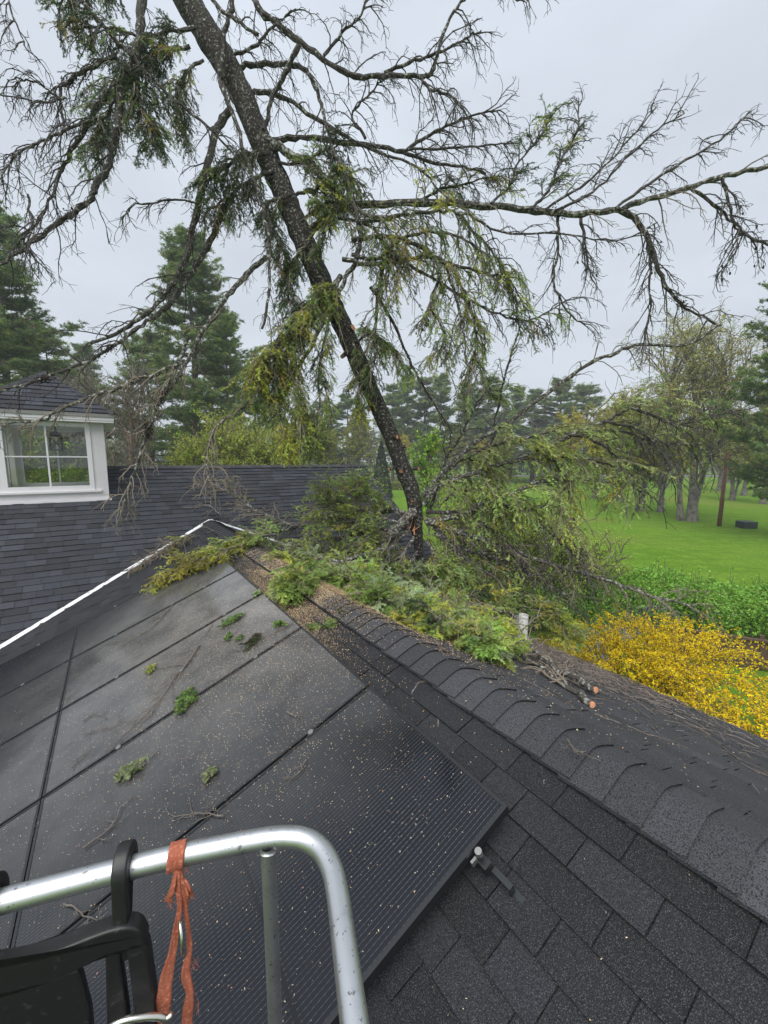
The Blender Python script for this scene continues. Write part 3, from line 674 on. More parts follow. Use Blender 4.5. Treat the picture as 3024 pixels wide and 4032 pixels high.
# orange webbing wrapped round the rail, hanging down, with a steel ring
st0 = onrail(382); st0.z = RAILZ
strap = empty('webbing_strap', (st0.x, st0.y, RAILZ - .3), 'frayed orange webbing strap tied round the aluminium rail', 'strap')
def ribbon(mb, P, wid, thick, wdir, twist=None):
    P = smooth_path(np.array([p[:] for p in P]), 5); n = len(P); T = nrm(np.gradient(P, axis=0))
    wd = np.array(wdir[:]); tw_ = np.zeros(n) if twist is None else np.interp(np.linspace(0, 1, n), np.linspace(0, 1, len(twist)), twist)
    wid = np.interp(np.linspace(0, 1, n), np.linspace(0, 1, len(wid)), wid) if hasattr(wid, '__len__') else np.full(n, wid)
    Bd = nrm(wd - T * (T @ wd)[:, None]); Nd = np.cross(T, Bd)
    Bw = Bd * np.cos(tw_)[:, None] + Nd * np.sin(tw_)[:, None]; Nw = np.cross(T, Bw)
    m_ = 7; V = []
    for k, u in enumerate(np.linspace(-1, 1, m_)): V.append(P + Bw * (wid * .5 * u)[:, None] + Nw * (thick * (1 + .4 * math.sin(k * 2.2)) + .0008 * rng.standard_normal((n, 1))))
    for k, u in enumerate(np.linspace(1, -1, m_)): V.append(P + Bw * (wid * .5 * u)[:, None] - Nw * (thick * (1 + .4 * math.sin(k * 1.7))))
    V = np.stack(V, 1); K = 2 * m_; q = []
    for i in range(n - 1):
        for j in range(K): q.append((i * K + j, i * K + (j + 1) % K, (i + 1) * K + (j + 1) % K, (i + 1) * K + j))
    mb.add(V.reshape(-1, 3), f4=q)
mb = MB()
for sh in (-.006, .007):
    loop = [st0 + rdir * (sh + .003 * math.sin(a)) + rnear * (.0262 * math.cos(a)) + ZV * (.0262 * math.sin(a)) for a in np.linspace(-.9, 4.6, 18)]
    ribbon(mb, loop, .020, .0016, rdir)
def sp_(px, py, off=.05): return bz(px, py, off)
mb.build('wrap', M['web'], strap, smooth=True)
mb = MB(); ribbon(mb, [sp_(382, 1880, .027), sp_(384, 1920, .034), sp_(388, 1960, .04), sp_(380, 2010, .045), sp_(372, 2060, .05), sp_(360, 2110, .054), sp_(354, 2160, .056), sp_(352, 2230, .056), sp_(350, 2330, .056)], [.014, .012, .010, .013, .017, .026, .030, .028, .028], .0014, rdir, [.2, .3, .1, -.2, -.2, .2, .3, .1]); mb.build('tail', M['web'], strap, smooth=True)
mb = MB(); ribbon(mb, [sp_(388, 1880, .027), sp_(394, 1925, .033), sp_(402, 1970, .036), sp_(408, 2020, .04), sp_(409, 2060, .042), sp_(401, 2100, .045), sp_(410, 2150, .048), sp_(404, 2212, .05), sp_(410, 2330, .05)], [.012, .013, .009, .009, .013, .018, .022, .022, .02], .0022, rdir, [.3, -.4, .5, -.5, .9, -.2, .8, -.3, .4]); mb.build('tail', M['web'], strap, smooth=True)
mb = MB()
for (x, y, x2, y2, w_) in ((378, 1890, 362, 1948, .012), (396, 1900, 412, 1935, .013), (398, 1905, 404, 1950, .009)):
    mb = MB(); ribbon(mb, [sp_(x, y, .03), sp_((x + x2) / 2 + 3, (y + y2) / 2, .036), sp_(x2, y2, .03)], [w_ * .6, w_, w_ * 1.1], .0016, rdir, [.2, .7, .4]); mb.build('frayed_end', M['web'], strap, smooth=True)
mb = MB()
# loose threads
thr = np.array([sp_(px_, py_, .05)[:] for px_, py_ in [(366, 1950), (372, 1946), (412, 1936), (422, 2080), (416, 2140), (420, 2090), (412, 2190), (424, 2170), (356, 2120), (404, 1880), (372, 1868)] for _ in range(5)])
tp = np.stack([thr, thr + rng.normal(0, .004, thr.shape), thr + rng.normal(0, .009, thr.shape)], 1); tubes(mb, tp, .0005, .0003, 3)
mb.build('loose_threads', M['web'], strap, smooth=True)
rc = sp_(391, 2022, .048); th_ = np.linspace(0, 2 * np.pi, 40)
tilt = (rnear * .8 + rdir * .22).normalized()
ring = [(rc + ZV * (.036 * math.cos(t)) + tilt * (.026 * math.sin(t)))[:] for t in th_]
mb = MB(); tubes(mb, np.array(ring), .0034, .0034, 10); mb.build('ring', M['steel'], strap, smooth=True)
# snap hook at the strap's lower end
cb0 = sp_(330, 2205, .085)
cb = empty('snap_hook', cb0, 'silver snap hook at the lower end of the orange strap', 'snap hook')
path = [sp_(x, y, .085) for x, y in ((220, 2232), (262, 2206), (318, 2196), (352, 2199), (360, 2215), (330, 2240), (270, 2262), (220, 2275))]
mb = MB(); tubes(mb, smooth_path(np.array([p[:] for p in path]), 6), .0062, .0062, 12); mb.build('hook_body', M['steel'], cb, smooth=True)
mb = MB(); tubes(mb, [[sp_(352, 2208, .085)[:], sp_(372, 2190, .085)[:]]], .0048, .0056, 12, cap=True); mb.build('gate_knob', M['steel'], cb, smooth=True)

# ------------------------------------------------------------------ hemlock foliage
C_YG = np.array((.42, .44, .07)); C_MG = np.array((.22, .31, .085)); C_DG = np.array((.060, .10, .038)); C_BR = np.array((.34, .27, .06)); C_BG = np.array((.31, .42, .10)); C_PALE = np.array((.34, .42, .22))
def ncol(n, mix):
    """per-twig needle colours: mix = list of (colour, weight)"""
    w = np.array([m_[1] for m_ in mix], float); k = rng.choice(len(mix), n, p=w / w.sum()); c = np.array([m_[0] for m_ in mix])[k]
    return c * rng.uniform(.7, 1.3, (n, 1)) * (1 + rng.normal(0, .06, (n, 3)))
MIX_HI = [(C_YG, 4), (C_MG, 3), (C_DG, 1.5), (C_BR, .5)]; MIX_MID = [(C_MG, 4), (C_YG, 2), (C_DG, 3)]; MIX_DK = [(C_DG, 5), (C_MG, 2), (C_BR, .4)]; C_LR = np.array((.42, .53, .17)); MIX_LR = [(C_LR, 6), (C_YG, 1.5), (C_MG, 1.5), (C_DG, .4)]; MIX_BR = [(C_BG, 7), (C_MG, .7), (C_PALE, 1), (C_YG, 1)]; MIX_OL = [(C_YG, 1.8), (C_MG, 5), (C_BR, .35), (C_DG, 1.6)]
def hem(parent, path, r0, r1, lbl=None, n1=26, len1=(.3, .8), n2=7, len2=(.10, .28), n3=0, len3=(.06, .14), t0=.08, droop=.22, droop2=.3, foli=0.0, fmix=MIX_MID, ft=(0, 1), lichen=False, up=0.0, flat=.6, sprays=5, cones=0, clumps=0, name='branch', rt=.0045, mat_=None, noise=.2, spread=(.5, .95), stub=None):
    P = smooth_path(np.array([p[:] for p in path]), 5)
    M_ = len(P); P = P + np.concatenate([[np.zeros(3)], rng.normal(0, .010, (M_ - 2, 3)), [np.zeros(3)]])
    R = np.linspace(r0, r1, M_) ** 1.0 * (1 + rng.normal(0, .07, M_))
    mb = MB(); tubes(mb, P, 0, 0, 7, R=R[None], jit=.07, cap=True)
    b1 = kids(P, n1, len1, t0=t0, droop=droop, up=up, noise=noise, K=6, flat=flat, spread=spread, curl=.05) if n1 else np.zeros((0, 6, 3))
    tw_ = MB()
    if n1:
        tc = np.array((3.6, 3.4, 2.8)) if (lichen or foli > .5) else np.array((1.0, 1.0, 1.0))
        tubes(tw_, b1, min(r1 * .8 + .003, .011), rt * .9, 4, c=tc)
        b2 = kids(b1, n2, len2, t0=.15, droop=droop2, noise=.22, K=5, flat=.7, curl=.08) if n2 else None
        if n2:
            tubes(tw_, b2, rt, rt * .6, 3, c=tc)
            if n3: b3 = kids(b2, n3, len3, t0=.2, droop=.1, noise=.2, K=3, flat=.8); tubes(tw_, b3, rt * .7, rt * .5, 3, c=tc)
    part = mb.build(name, mat_ or (M['grey_limb'] if lichen else M['limb']), parent)
    if lbl: part['label'] = lbl
    if n1: tw_.build('twigs', M['twig'], part)
    if foli > 0 and n1:
        # foliage on the side twigs within the range ft of the limb
        ids = np.arange(len(b1)); keep = (ids / len(b1) >= ft[0]) & (ids / len(b1) <= ft[1]) & (rng.random(len(b1)) < foli)
        src = b1[keep]
        if len(src):
            fr = kids(src, sprays, (len2[0] * .8, len2[1] * .95), t0=.12, droop=droop2 * .8, noise=.12, K=5, flat=.85, spread=(.55, .85))
            fr2 = kids(fr, 4, (.035, .085), t0=.15, droop=.12, noise=.1, K=3, flat=.9, spread=(.6, .8))
            nb = MB(); tubes(nb, fr, .0028, .0015, 3, c=(.10, .08, .05))
            base = ncol(len(src), fmix); cf = np.repeat(base, sprays, 0) * rng.uniform(.8, 1.2, (len(fr), 1)); c2 = np.repeat(cf, 4, 0)
            needles(nb, fr, 15, .023, .0105, cf); needles(nb, fr2, 6, .020, .010, c2)
            nb.build('needles', M['needle'], part)
    if cones and n1:
        ii = rng.choice(len(b2 if n2 else b1), cones)
        for i in ii:
            p = (b2 if n2 else b1)[i, -1]; cm = MB(); L = rng.uniform(.035, .06)
            tubes(cm, [np.stack([p, p + (0, 0, -.2 * L), p + (.002, .002, -.5 * L), p + (.003, 0, -.85 * L), p + (.003, 0, -L)])], 0, 0, 7, R=np.array([[.003, .011, .014, .009, .002]]), jit=.1)
            cm.build('cone', M['cone'], part)
    for _ in range(clumps):
        t = rng.uniform(.3, .95); c = P[int(t * (M_ - 1))]; cm = MB(); n_ = 150
        ax_ = nrm(P[min(int(t * (M_ - 1)) + 1, M_ - 1)] - c + 1e-6)
        C = c + ax_ * rng.normal(0, .075, (n_, 1)) + rng.normal(0, .032, (n_, 3)); quads(cm, C, rng.uniform(.02, .045, n_), np.tile(np.array((1.0, .9, .8)), (n_, 1)) * rng.uniform(.5, 1.5, (n_, 1)), aspect=.8)
        cm.build('cone_clump', M['cone'], part)
    return part
def PX(pts_, D0, D1):
    n = len(pts_); return [W(x, y, D0 + (D1 - D0) * i / max(n - 1, 1)) for i, (x, y) in enumerate(pts_)]

# ------------------------------------------------------------------ the fallen hemlock
tr_px = [(915, 1265, 7.45), (906, 1200, 7.42), (899, 1130, 7.40), (892, 1070, 7.35), (868, 1005, 7.3), (835, 920, 7.2), (790, 820, 7.1), (745, 715, 7.0), (700, 620, 6.95), (655, 520, 6.9), (605, 400, 6.8), (565, 310, 6.7), (520, 200, 6.6), (470, 110, 6.55), (410, 10, 6.5), (340, -120, 6.4), (230, -330, 6.3), (100, -560, 6.2)]
tr_r = [.05, .075, .115, .14, .142, .145, .15, .158, .168, .176, .182, .185, .19, .2, .21, .215, .22, .23]
tw0 = W(*tr_px[0])
hm_ = empty('fallen_hemlock', tw0, 'big broken hemlock tree leaning across the roof with bare drooping boughs', 'fallen tree')
P = smooth_path(np.array([W(*q)[:] for q in tr_px]), 6); Rr = np.interp(np.linspace(0, 1, len(P)), np.linspace(0, 1, len(tr_r)), tr_r)
mb = MB(); tubes(mb, P, 0, 0, 18, R=Rr[None] * (1 + rng.normal(0, .025, (1, len(P)))), jit=.045, cap=True); mb.build('trunk', M['bark'], hm_, smooth=True)
# cut stubs with fresh orange faces down the trunk
def stub(px, py, dx, dy, r, L=.06, D=None):
    r *= 1.3
    k = np.argmin([abs(q[1] - py) for q in tr_px]); Dd = (D or tr_px[k][2]) - .10
    c = W(px, py, Dd); out = (Vector((1, 0, 0)) * dx - UP * dy - FW * .55).normalized(); a = out.orthogonal().normalized(); b = out.cross(a)
    tip = c + out * L; mb = MB(); tubes(mb, [[(c - out * .05)[:], tip[:]]], r * 1.15, r, 12, jit=.05)
    o = mb.build('cut_stub', M['bark'], hm_)
    f = MB(); n_ = 12; ring = [(tip + out * .002 + (a * math.cos(t) + b * math.sin(t)) * r * (.93 + .06 * random.random()))[:] for t in np.arange(n_) * 2 * math.pi / n_]
    f.add(ring + [(tip + out * .004)[:]], f3=[(i, (i + 1) % n_, n_) for i in range(n_)]); f.build('cut_face', M['cutwood'], o)
for q in ((852, 944, .75, .1, .030), (871, 965, .95, 0, .022), (868, 1014, -.2, .5, .030), (846, 1012, -.8, .2, .02), (898, 1012, .8, .1, .026), (891, 1078, -.1, .5, .024), (735, 690, .3, -.1, .040), (757, 710, .7, -.1, .042), (797, 882, .0, .4, .028), (818, 908, .8, .2, .018), (742, 768, -.3, .5, .026), (757, 778, .4, .4, .020)): stub(*q)
# splintered wood where the top broke
mb = MB(); s0 = np.array([W(x, y, 7.2)[:] for x, y in ((886, 1140), (892, 1148), (880, 1150), (895, 1155))]); tubes(mb, np.stack([s0, s0 + rng.normal(0, .03, s0.shape) + (.01, 0, .05), s0 + rng.normal(0, .05, s0.shape) + (.03, 0, .11)], 1), .016, .003, 4); mb.build('splintered_wood', M['cutwood'], hm_)
BARE = dict(n1=30, len1=(.25, .75), n2=5, len2=(.08, .28), n3=1, droop=.26, droop2=.30, rt=.0048)
def br_(pts_, D0, D1, w0, w1, **k):
    a = dict(BARE); a.update(k)
    if not a.get('foli'): a['n1'] = max(6, int(a['n1'] * .62))
    return hem(hm_, PX(pts_, D0, D1), w0 * .84 / FD * D0 / 2, w1 * .84 / FD * D1 / 2, **a)
# right side, upper
br_([(660, 520), (690, 480), (740, 449), (830, 440), (950, 437), (1060, 445), (1160, 455), (1240, 462), (1330, 455), (1400, 430), (1500, 400), (1590, 375), (1720, 340)], 6.9, 5.7, 20, 11, n1=30, len1=(.3, .9), up=-.1, lichen=True, clumps=2, cones=6, lbl='long level bough with grey lichen reaching right')
br_([(1150, 452), (1190, 400), (1210, 345), (1245, 290), (1250, 215)], 6.2, 6.5, 8, 3, n1=26, len1=(.15, .5), droop=-.02, up=.25, foli=.45, ft=(0, .7), fmix=MIX_MID)
br_([(1180, 452), (1260, 400), (1330, 335), (1370, 290), (1420, 228)], 6.2, 6.6, 7, 3, n1=26, len1=(.2, .5), droop=.0, up=.2)
br_([(1200, 455), (1280, 415), (1350, 345), (1420, 280), (1478, 245)], 6.2, 6.3, 7, 3, n1=24, len1=(.2, .5), droop=.08, up=.1)
br_([(1330, 450), (1420, 385), (1500, 335), (1570, 290), (1625, 238)], 6.0, 6.2, 8, 3, n1=26, len1=(.15, .45), cones=4)
br_([(1060, 440), (1100, 400), (1120, 350), (1165, 300), (1190, 250)], 6.3, 6.7, 7, 3, n1=24, len1=(.2, .5), droop=.05, up=.15, foli=.5, fmix=MIX_MID)
br_([(900, 437), (950, 410), (1010, 395), (1080, 380)], 6.5, 6.7, 8, 3, n1=20, len1=(.2, .45), up=.2, foli=.7, fmix=MIX_MID)
br_([(1340, 452), (1385, 490), (1415, 560), (1440, 620), (1480, 665), (1545, 700)], 6.1, 6.3, 16, 5, n1=26, len1=(.3, .8), droop=.35, clumps=1, cones=5)
br_([(1400, 520), (1405, 600), (1400, 680), (1385, 760)], 6.2, 6.4, 7, 3, n1=24, len1=(.2, .6), droop=.35)
br_([(1205, 468), (1205, 540), (1195, 610), (1235, 680), (1265, 700)], 6.3, 6.6, 8, 3, n1=22, len1=(.25, .7), droop=.3)
br_([(1255, 470), (1265, 530), (1275, 600)], 6.2, 6.4, 8, 3, n1=20, len1=(.2, .6), droop=.35, cones=3)
br_([(1490, 405), (1540, 440), (1590, 490), (1600, 520), (1560, 590)], 5.9, 6.1, 8, 3, n1=24, len1=(.25, .7), droop=.35, cones=8)
br_([(1560, 385), (1575, 440), (1600, 500), (1659, 530)], 5.8, 5.9, 8, 4, n1=20, len1=(.2, .7), droop=.35, cones=5)
br_([(990, 445), (1080, 500), (1200, 505), (1330, 520), (1420, 480)], 6.4, 6.2, 6, 3, n1=26, len1=(.2, .6), droop=.3)
br_([(570, 300), (615, 325), (665, 350), (710, 395), (755, 440), (800, 468), (850, 475)], 6.6, 6.3, 22, 8, n1=14, len1=(.3, .7), lichen=True)
br_([(760, 445), (778, 500), (770, 560), (742, 610), (728, 660), (730, 700)], 6.4, 6.6, 16, 9, n1=12, len1=(.2, .6), lichen=True, clumps=1)
br_([(590, 305), (650, 297), (720, 305), (800, 315), (870, 328), (930, 350), (990, 360), (1050, 375)], 6.65, 6.2, 15, 5, n1=30, len1=(.25, .7))
br_([(880, 322), (930, 290), (985, 262), (1040, 245), (1080, 238)], 6.3, 6.3, 9, 3, n1=32, len1=(.2, .55), droop=.2)
br_([(860, 325), (950, 320), (1030, 315), (1100, 310)], 6.3, 6.3, 7, 3, n1=28, len1=(.15, .5), droop=.2)
br_([(525, 205), (560, 197), (620, 215), (690, 260), (760, 300), (820, 330), (900, 360), (970, 430)], 6.6, 6.2, 14, 4, n1=26, len1=(.25, .7))
br_([(500, 158), (530, 143), (590, 138), (655, 147), (680, 190), (700, 250), (720, 325), (745, 380), (775, 470)], 6.6, 6.1, 15, 4, n1=26, len1=(.25, .7), lichen=False)
br_([(500, -110), (550, 0), (590, 45), (650, 95), (725, 145), (765, 163), (830, 165), (905, 163), (932, 158), (950, 95), (980, 25), (1020, -20)], 6.4, 6.0, 17, 6, n1=34, len1=(.3, .75), droop=.34)
br_([(830, 158), (895, 132), (955, 110), (1005, 82), (1040, 66)], 6.2, 6.0, 9, 3, n1=26, len1=(.15, .5), droop=.4)
br_([(905, 165), (930, 190), (970, 205), (1000, 230)], 6.1, 6.0, 9, 3, n1=30, len1=(.3, .8), droop=.4)
br_([(700, 120), (740, 70), (780, 30), (800, -60)], 6.2, 6.0, 8, 4, n1=24, len1=(.2, .7), droop=.4)
br_([(400, -110), (460, 0), (500, 38), (557, 75)], 6.3, 5.9, 11, 8, n1=10, len1=(.2, .5))
br_([(515, -80), (498, 20), (482, 90), (478, 170)], 6.2, 6.3, 13, 11, n1=10, len1=(.2, .5))
br_([(500, 122), (555, 95), (590, 55), (640, 20)], 6.5, 6.2, 8, 4, n1=20, len1=(.2, .6), droop=.35)
br_([(645, 100), (615, 160), (590, 210), (570, 280)], 6.2, 6.4, 12, 10, n1=12, len1=(.2, .6))
br_([(1000, -60), (1060, -30), (1120, 0), (1180, -4)], 5.9, 5.7, 6, 3, n1=8, len1=(.1, .3), droop=.35)
br_([(790, 300), (760, 250), (800, 200), (830, 170)], 6.4, 6.2, 8, 3, n1=24, len1=(.2, .6), droop=.35)
# hanging in front of the trunk and left side
br_([(470, 140), (480, 190), (500, 240), (525, 320), (545, 385), (565, 440), (577, 500), (582, 565), (580, 640), (566, 710)], 6.3, 6.0, 12, 6, n1=30, len1=(.2, .6), droop=.3)
br_([(498, 238), (470, 275), (450, 350), (435, 410), (420, 475), (400, 560), (380, 600), (350, 645), (300, 690), (250, 720), (190, 745)], 6.6, 6.1, 20, 8, n1=34, len1=(.3, .8), clumps=2, lichen=False)
br_([(575, 555), (540, 585), (500, 630), (460, 685), (430, 730), (400, 787), (380, 820), (350, 860)], 6.9, 6.3, 14, 8, n1=28, len1=(.25, .6), lichen=True)
br_([(405, 730), (382, 787), (350, 852), (330, 902), (310, 960), (290, 1020), (275, 1060), (258, 1115)], 6.2, 6.0, 10, 4, n1=44, len1=(.2, .55), lichen=True, clumps=3, droop=.2, lbl='whitish lichen-covered bough hanging over the far roof')
br_([(485, 445), (460, 510), (430, 565), (400, 610), (370, 655), (330, 685), (290, 715), (215, 767), (150, 797), (50, 832), (-40, 860)], 6.7, 5.8, 14, 5, n1=34, len1=(.25, .7), clumps=2, droop=.25)
br_([(400, 780), (360, 797), (300, 822), (240, 842), (175, 867), (100, 902), (50, 910), (-30, 920)], 6.2, 5.7, 11, 4, n1=34, len1=(.2, .6), lichen=True, droop=.3)
br_([(325, -200), (305, 0), (300, 100), (265, 190), (255, 275), (240, 340), (210, 395), (190, 435), (150, 465), (100, 500), (40, 545), (-40, 590)], 5.9, 5.5, 22, 8, n1=36, len1=(.3, .8), clumps=2, droop=.3, lbl='thick dark bough sweeping down at the upper left')
br_([(265, 175), (220, 220), (180, 290), (145, 345), (125, 380), (115, 420), (90, 465), (50, 520)], 5.8, 5.5, 13, 4, n1=38, len1=(.25, .7), droop=.3)
br_([(250, 120), (200, 145), (140, 180), (130, 225), (145, 290)], 5.8, 5.6, 12, 4, n1=30, len1=(.2, .6), droop=.35, clumps=1, cones=2)
br_([(230, 250), (170, 270), (100, 300), (60, 320), (20, 350), (5, 400)], 5.6, 5.3, 8, 3, n1=36, len1=(.2, .6), droop=.35)
br_([(140, 210), (100, 222), (50, 212), (-20, 204)], 5.6, 5.4, 6, 3, n1=16, len1=(.15, .4), droop=.3)
br_([(130, 215), (90, 185), (50, 172), (15, 172)], 5.6, 5.4, 6, 2.5, n1=16, len1=(.15, .4), droop=.3)
br_([(120, -60), (210, 40), (265, 100), (300, 140), (350, 190), (420, 250), (475, 300), (540, 375)], 5.6, 6.0, 13, 4, n1=28, len1=(.25, .7), foli=.5, ft=(.1, .6), fmix=MIX_DK, droop=.35, lbl='thin bough crossing in front of the leaning trunk')
br_([(430, 440), (380, 430), (330, 440), (290, 445), (262, 470)], 6.2, 5.9, 6, 3, n1=16, len1=(.15, .4), droop=.35)
br_([(40, -120), (20, 0), (40, 60), (60, 110)], 5.4, 5.3, 5, 3, n1=14, len1=(.2, .5), droop=.4)
br_([(60, 420), (70, 480), (60, 530), (75, 560)], 5.5, 5.4, 6, 3, n1=24, len1=(.2, .5), droop=.25)
# needle-bearing sprays, dark, top left and along the trunk
DKS = dict(n1=28, len1=(.25, .6), n2=3, len2=(.12, .3), n3=0, foli=1.0, sprays=9, fmix=MIX_DK, droop=.4, droop2=.35)
br_([(420, 60), (360, 70), (300, 80), (230, 60), (180, 60)], 6.3, 5.7, 10, 4, **DKS)
br_([(330, -140), (250, -60), (170, -30), (120, 10)], 6.0, 5.6, 10, 4, **{**DKS, 'foli': .7})
br_([(410, 100), (340, 110), (290, 150), (220, 190)], 6.2, 5.8, 10, 4, **DKS)
br_([(300, 140), (300, 190), (310, 240), (335, 300)], 5.9, 5.8, 8, 4, **DKS)
br_([(440, 130), (400, 160), (385, 220), (390, 260)], 6.3, 6.1, 8, 4, **{**DKS, 'n1': 18, 'fmix': MIX_MID})
br_([(260, 200), (230, 240), (215, 280), (210, 320)], 5.8, 5.7, 7, 3, **{**DKS, 'foli': .6})
br_([(585, 330), (540, 335), (490, 360), (440, 395)], 6.6, 6.3, 10, 4, **DKS)
br_([(590, 370), (540, 390), (500, 420), (460, 450)], 6.6, 6.4, 10, 4, **DKS)
br_([(630, 420), (580, 440), (590, 500), (620, 550)], 6.6, 6.5, 8, 4, **DKS)
br_([(600, 350), (650, 350), (690, 330), (740, 310)], 6.6, 6.5, 8, 4, **{**DKS, 'n1': 18})
br_([(640, 420), (680, 410), (720, 380), (760, 380)], 6.6, 6.4, 9, 4, **{**DKS, 'fmix': MIX_MID})
br_([(650, 480), (690, 450), (720, 440), (700, 520)], 6.6, 6.5, 9, 4, **{**DKS, 'fmix': MIX_MID})
br_([(670, 520), (640, 560), (620, 620), (640, 680)], 6.7, 6.6, 8, 4, **DKS)
br_([(700, 600), (690, 640), (660, 660), (640, 700)], 6.7, 6.6, 8, 4, **DKS)
br_([(770, 740), (800, 720), (830, 740), (870, 790)], 6.9, 7.0, 8, 4, **{**DKS, 'fmix': MIX_BR, 'foli': .8})
br_([(760, 730), (770, 790), (775, 840), (770, 880)], 6.8, 6.7, 7, 3, **{**DKS, 'n1': 14, 'len1': (.15, .35), 'fmix': MIX_OL})
# yellow-green curtain left of the trunk
YG = dict(n1=40, len1=(.3, .65), n2=3, len2=(.12, .32), n3=0, foli=1.0, sprays=10, fmix=MIX_HI, droop=.42, droop2=.4, lichen=True)
br_([(736, 596), (703, 643), (656, 690), (625, 720), (590, 760), (560, 790)], 6.7, 5.9, 13, 6, **YG)
br_([(700, 690), (672, 750), (640, 800), (615, 850), (590, 857), (530, 877), (475, 915), (455, 950), (447, 1000), (450, 1040)], 6.5, 6.1, 10, 4, **{**YG, 'n1': 30, 'ft': (0, .45), 'n2': 3})
br_([(690, 640), (650, 700), (620, 780), (640, 860), (655, 930)], 6.4, 6.0, 9, 4, **YG)
br_([(720, 660), (700, 740), (690, 800), (690, 880), (670, 930)], 6.5, 6.2, 8, 4, **{**YG, 'fmix': MIX_OL, 'n1': 20})
br_([(620, 730), (590, 800), (600, 880), (620, 950)], 6.2, 5.9, 7, 3, **{**YG, 'n1': 26, 'len1': (.2, .45)})
br_([(735, 600), (715, 640), (690, 620), (680, 650)], 6.5, 6.4, 10, 5, **{**YG, 'n1': 12, 'len1': (.15, .35)})
br_([(640, 780), (580, 770), (555, 800), (560, 850)], 6.1, 5.9, 7, 3, **{**YG, 'n1': 18, 'len1': (.2, .4)})
# big olive-green mass right of the trunk
OL = dict(n1=24, len1=(.3, .7), n2=4, len2=(.12, .32), n3=0, foli=.95, sprays=6, fmix=MIX_OL, droop=.38, droop2=.4)
br_([(770, 480), (830, 470), (900, 460), (970, 455), (1000, 470)], 6.4, 6.0, 13, 5, **{**OL, 'fmix': MIX_HI})
br_([(760, 520), (830, 510), (900, 530), (960, 565), (1050, 590), (1110, 600)], 6.4, 6.0, 12, 5, **OL)
br_([(740, 560), (800, 570), (880, 560), (950, 560), (985, 640), (1000, 720), (1010, 790)], 6.4, 6.1, 12, 4, **OL)
br_([(760, 550), (820, 560), (860, 520), (940, 500), (1010, 520), (1060, 560)], 6.4, 6.1, 10, 4, **{**OL, 'fmix': MIX_HI})
br_([(830, 560), (815, 640), (810, 760), (800, 810)], 6.5, 6.6, 10, 4, **{**OL, 'fmix': MIX_DK, 'n1': 22, 'foli': .8})
br_([(950, 600), (930, 660), (960, 720), (950, 770)], 6.3, 6.2, 8, 4, **{**OL, 'cones': 6})
br_([(880, 570), (1000, 640), (1080, 680), (1150, 690), (1220, 650)], 6.3, 6.0, 8, 3, **{**OL, 'foli': .35, 'n1': 28})
br_([(990, 600), (1020, 680), (1030, 740), (1010, 810)], 6.3, 6.2, 7, 3, **OL)
br_([(730, 470), (800, 490), (840, 540), (870, 600)], 6.5, 6.2, 9, 4, **{**OL, 'n1': 26, 'fmix': MIX_HI})
br_([(1000, 470), (1060, 540), (1090, 590), (1130, 650)], 6.2, 6.1, 7, 3, **{**OL, 'foli': .5})
br_([(800, 620), (850, 700), (890, 790), (930, 860), (980, 940)], 6.9, 7.2, 9, 4, n1=20, len1=(.2, .5))
# lower right limbs with drooping green
LR = dict(n1=30, len1=(.35, .95), n2=3, len2=(.14, .36), n3=0, foli=.95, sprays=8, fmix=MIX_LR, droop=.26, droop2=.32)
br_([(912, 1070), (940, 1040), (990, 985), (1050, 940), (1110, 905), (1180, 850), (1250, 800), (1320, 765), (1380, 745), (1480, 745), (1560, 700)], 7.3, 6.6, 15, 6, **{**LR, 'foli': .12, 'len1': (.25, .7), 'lichen': True, 'n1': 26})
br_([(915, 1090), (950, 1050), (1000, 1030), (1090, 1000), (1180, 970), (1250, 930), (1320, 905), (1360, 880), (1400, 870)], 7.3, 6.4, 15, 6, **{**LR, 'lichen': True})
br_([(1250, 935), (1330, 930), (1400, 950), (1480, 960), (1560, 990)], 6.8, 6.3, 8, 3, **{**LR, 'n1': 22, 'foli': .3})
br_([(1360, 882), (1420, 900), (1460, 920), (1530, 900), (1600, 890)], 6.5, 6.2, 8, 3, **{**LR, 'n1': 18, 'foli': .2})
br_([(920, 1105), (1020, 1108), (1100, 1105), (1180, 1090)], 7.3, 6.8, 12, 5, **{**LR, 'n1': 22, 'foli': .5})
br_([(920, 1130), (1000, 1110), (1040, 1090), (1100, 1070), (1170, 1040), (1250, 1035), (1330, 1045)], 7.2, 6.5, 16, 6, **{**LR, 'lichen': True})
br_([(1100, 1000), (1180, 990), (1260, 990), (1340, 1010)], 6.9, 6.4, 10, 4, **LR)
br_([(920, 1125), (970, 1142), (1040, 1165), (1100, 1185), (1190, 1220), (1300, 1250), (1400, 1285), (1500, 1310)], 7.2, 6.4, 18, 5, n1=44, len1=(.3, .9), n2=8, lichen=True, droop=.1, foli=.1, fmix=MIX_OL)
br_([(935, 1140), (990, 1180), (1060, 1200), (1130, 1230), (1230, 1290)], 7.2, 6.6, 11, 4, n1=40, len1=(.3, .8), n2=8, droop=.1, foli=.25, fmix=MIX_OL)
br_([(930, 1100), (960, 1000), (1000, 930), (1030, 870), (1060, 840)], 7.4, 7.6, 8, 4, **{**LR, 'n1': 24, 'foli': .5, 'droop': .2})
br_([(1040, 1040), (1060, 960), (1080, 860), (1100, 780), (1120, 720)], 7.5, 7.5, 8, 4, n1=18, len1=(.2, .5), droop=.05)
br_([(960, 1020), (1040, 970), (1120, 950), (1200, 930)], 7.2, 6.8, 9, 4, **LR)
br_([(1000, 990), (1040, 1000), (1080, 1060), (1090, 1130)], 7.2, 6.9, 9, 4, **LR)
br_([(1140, 960), (1200, 1000), (1230, 1070), (1240, 1140)], 6.9, 6.5, 8, 4, **{**LR, 'foli': .6})
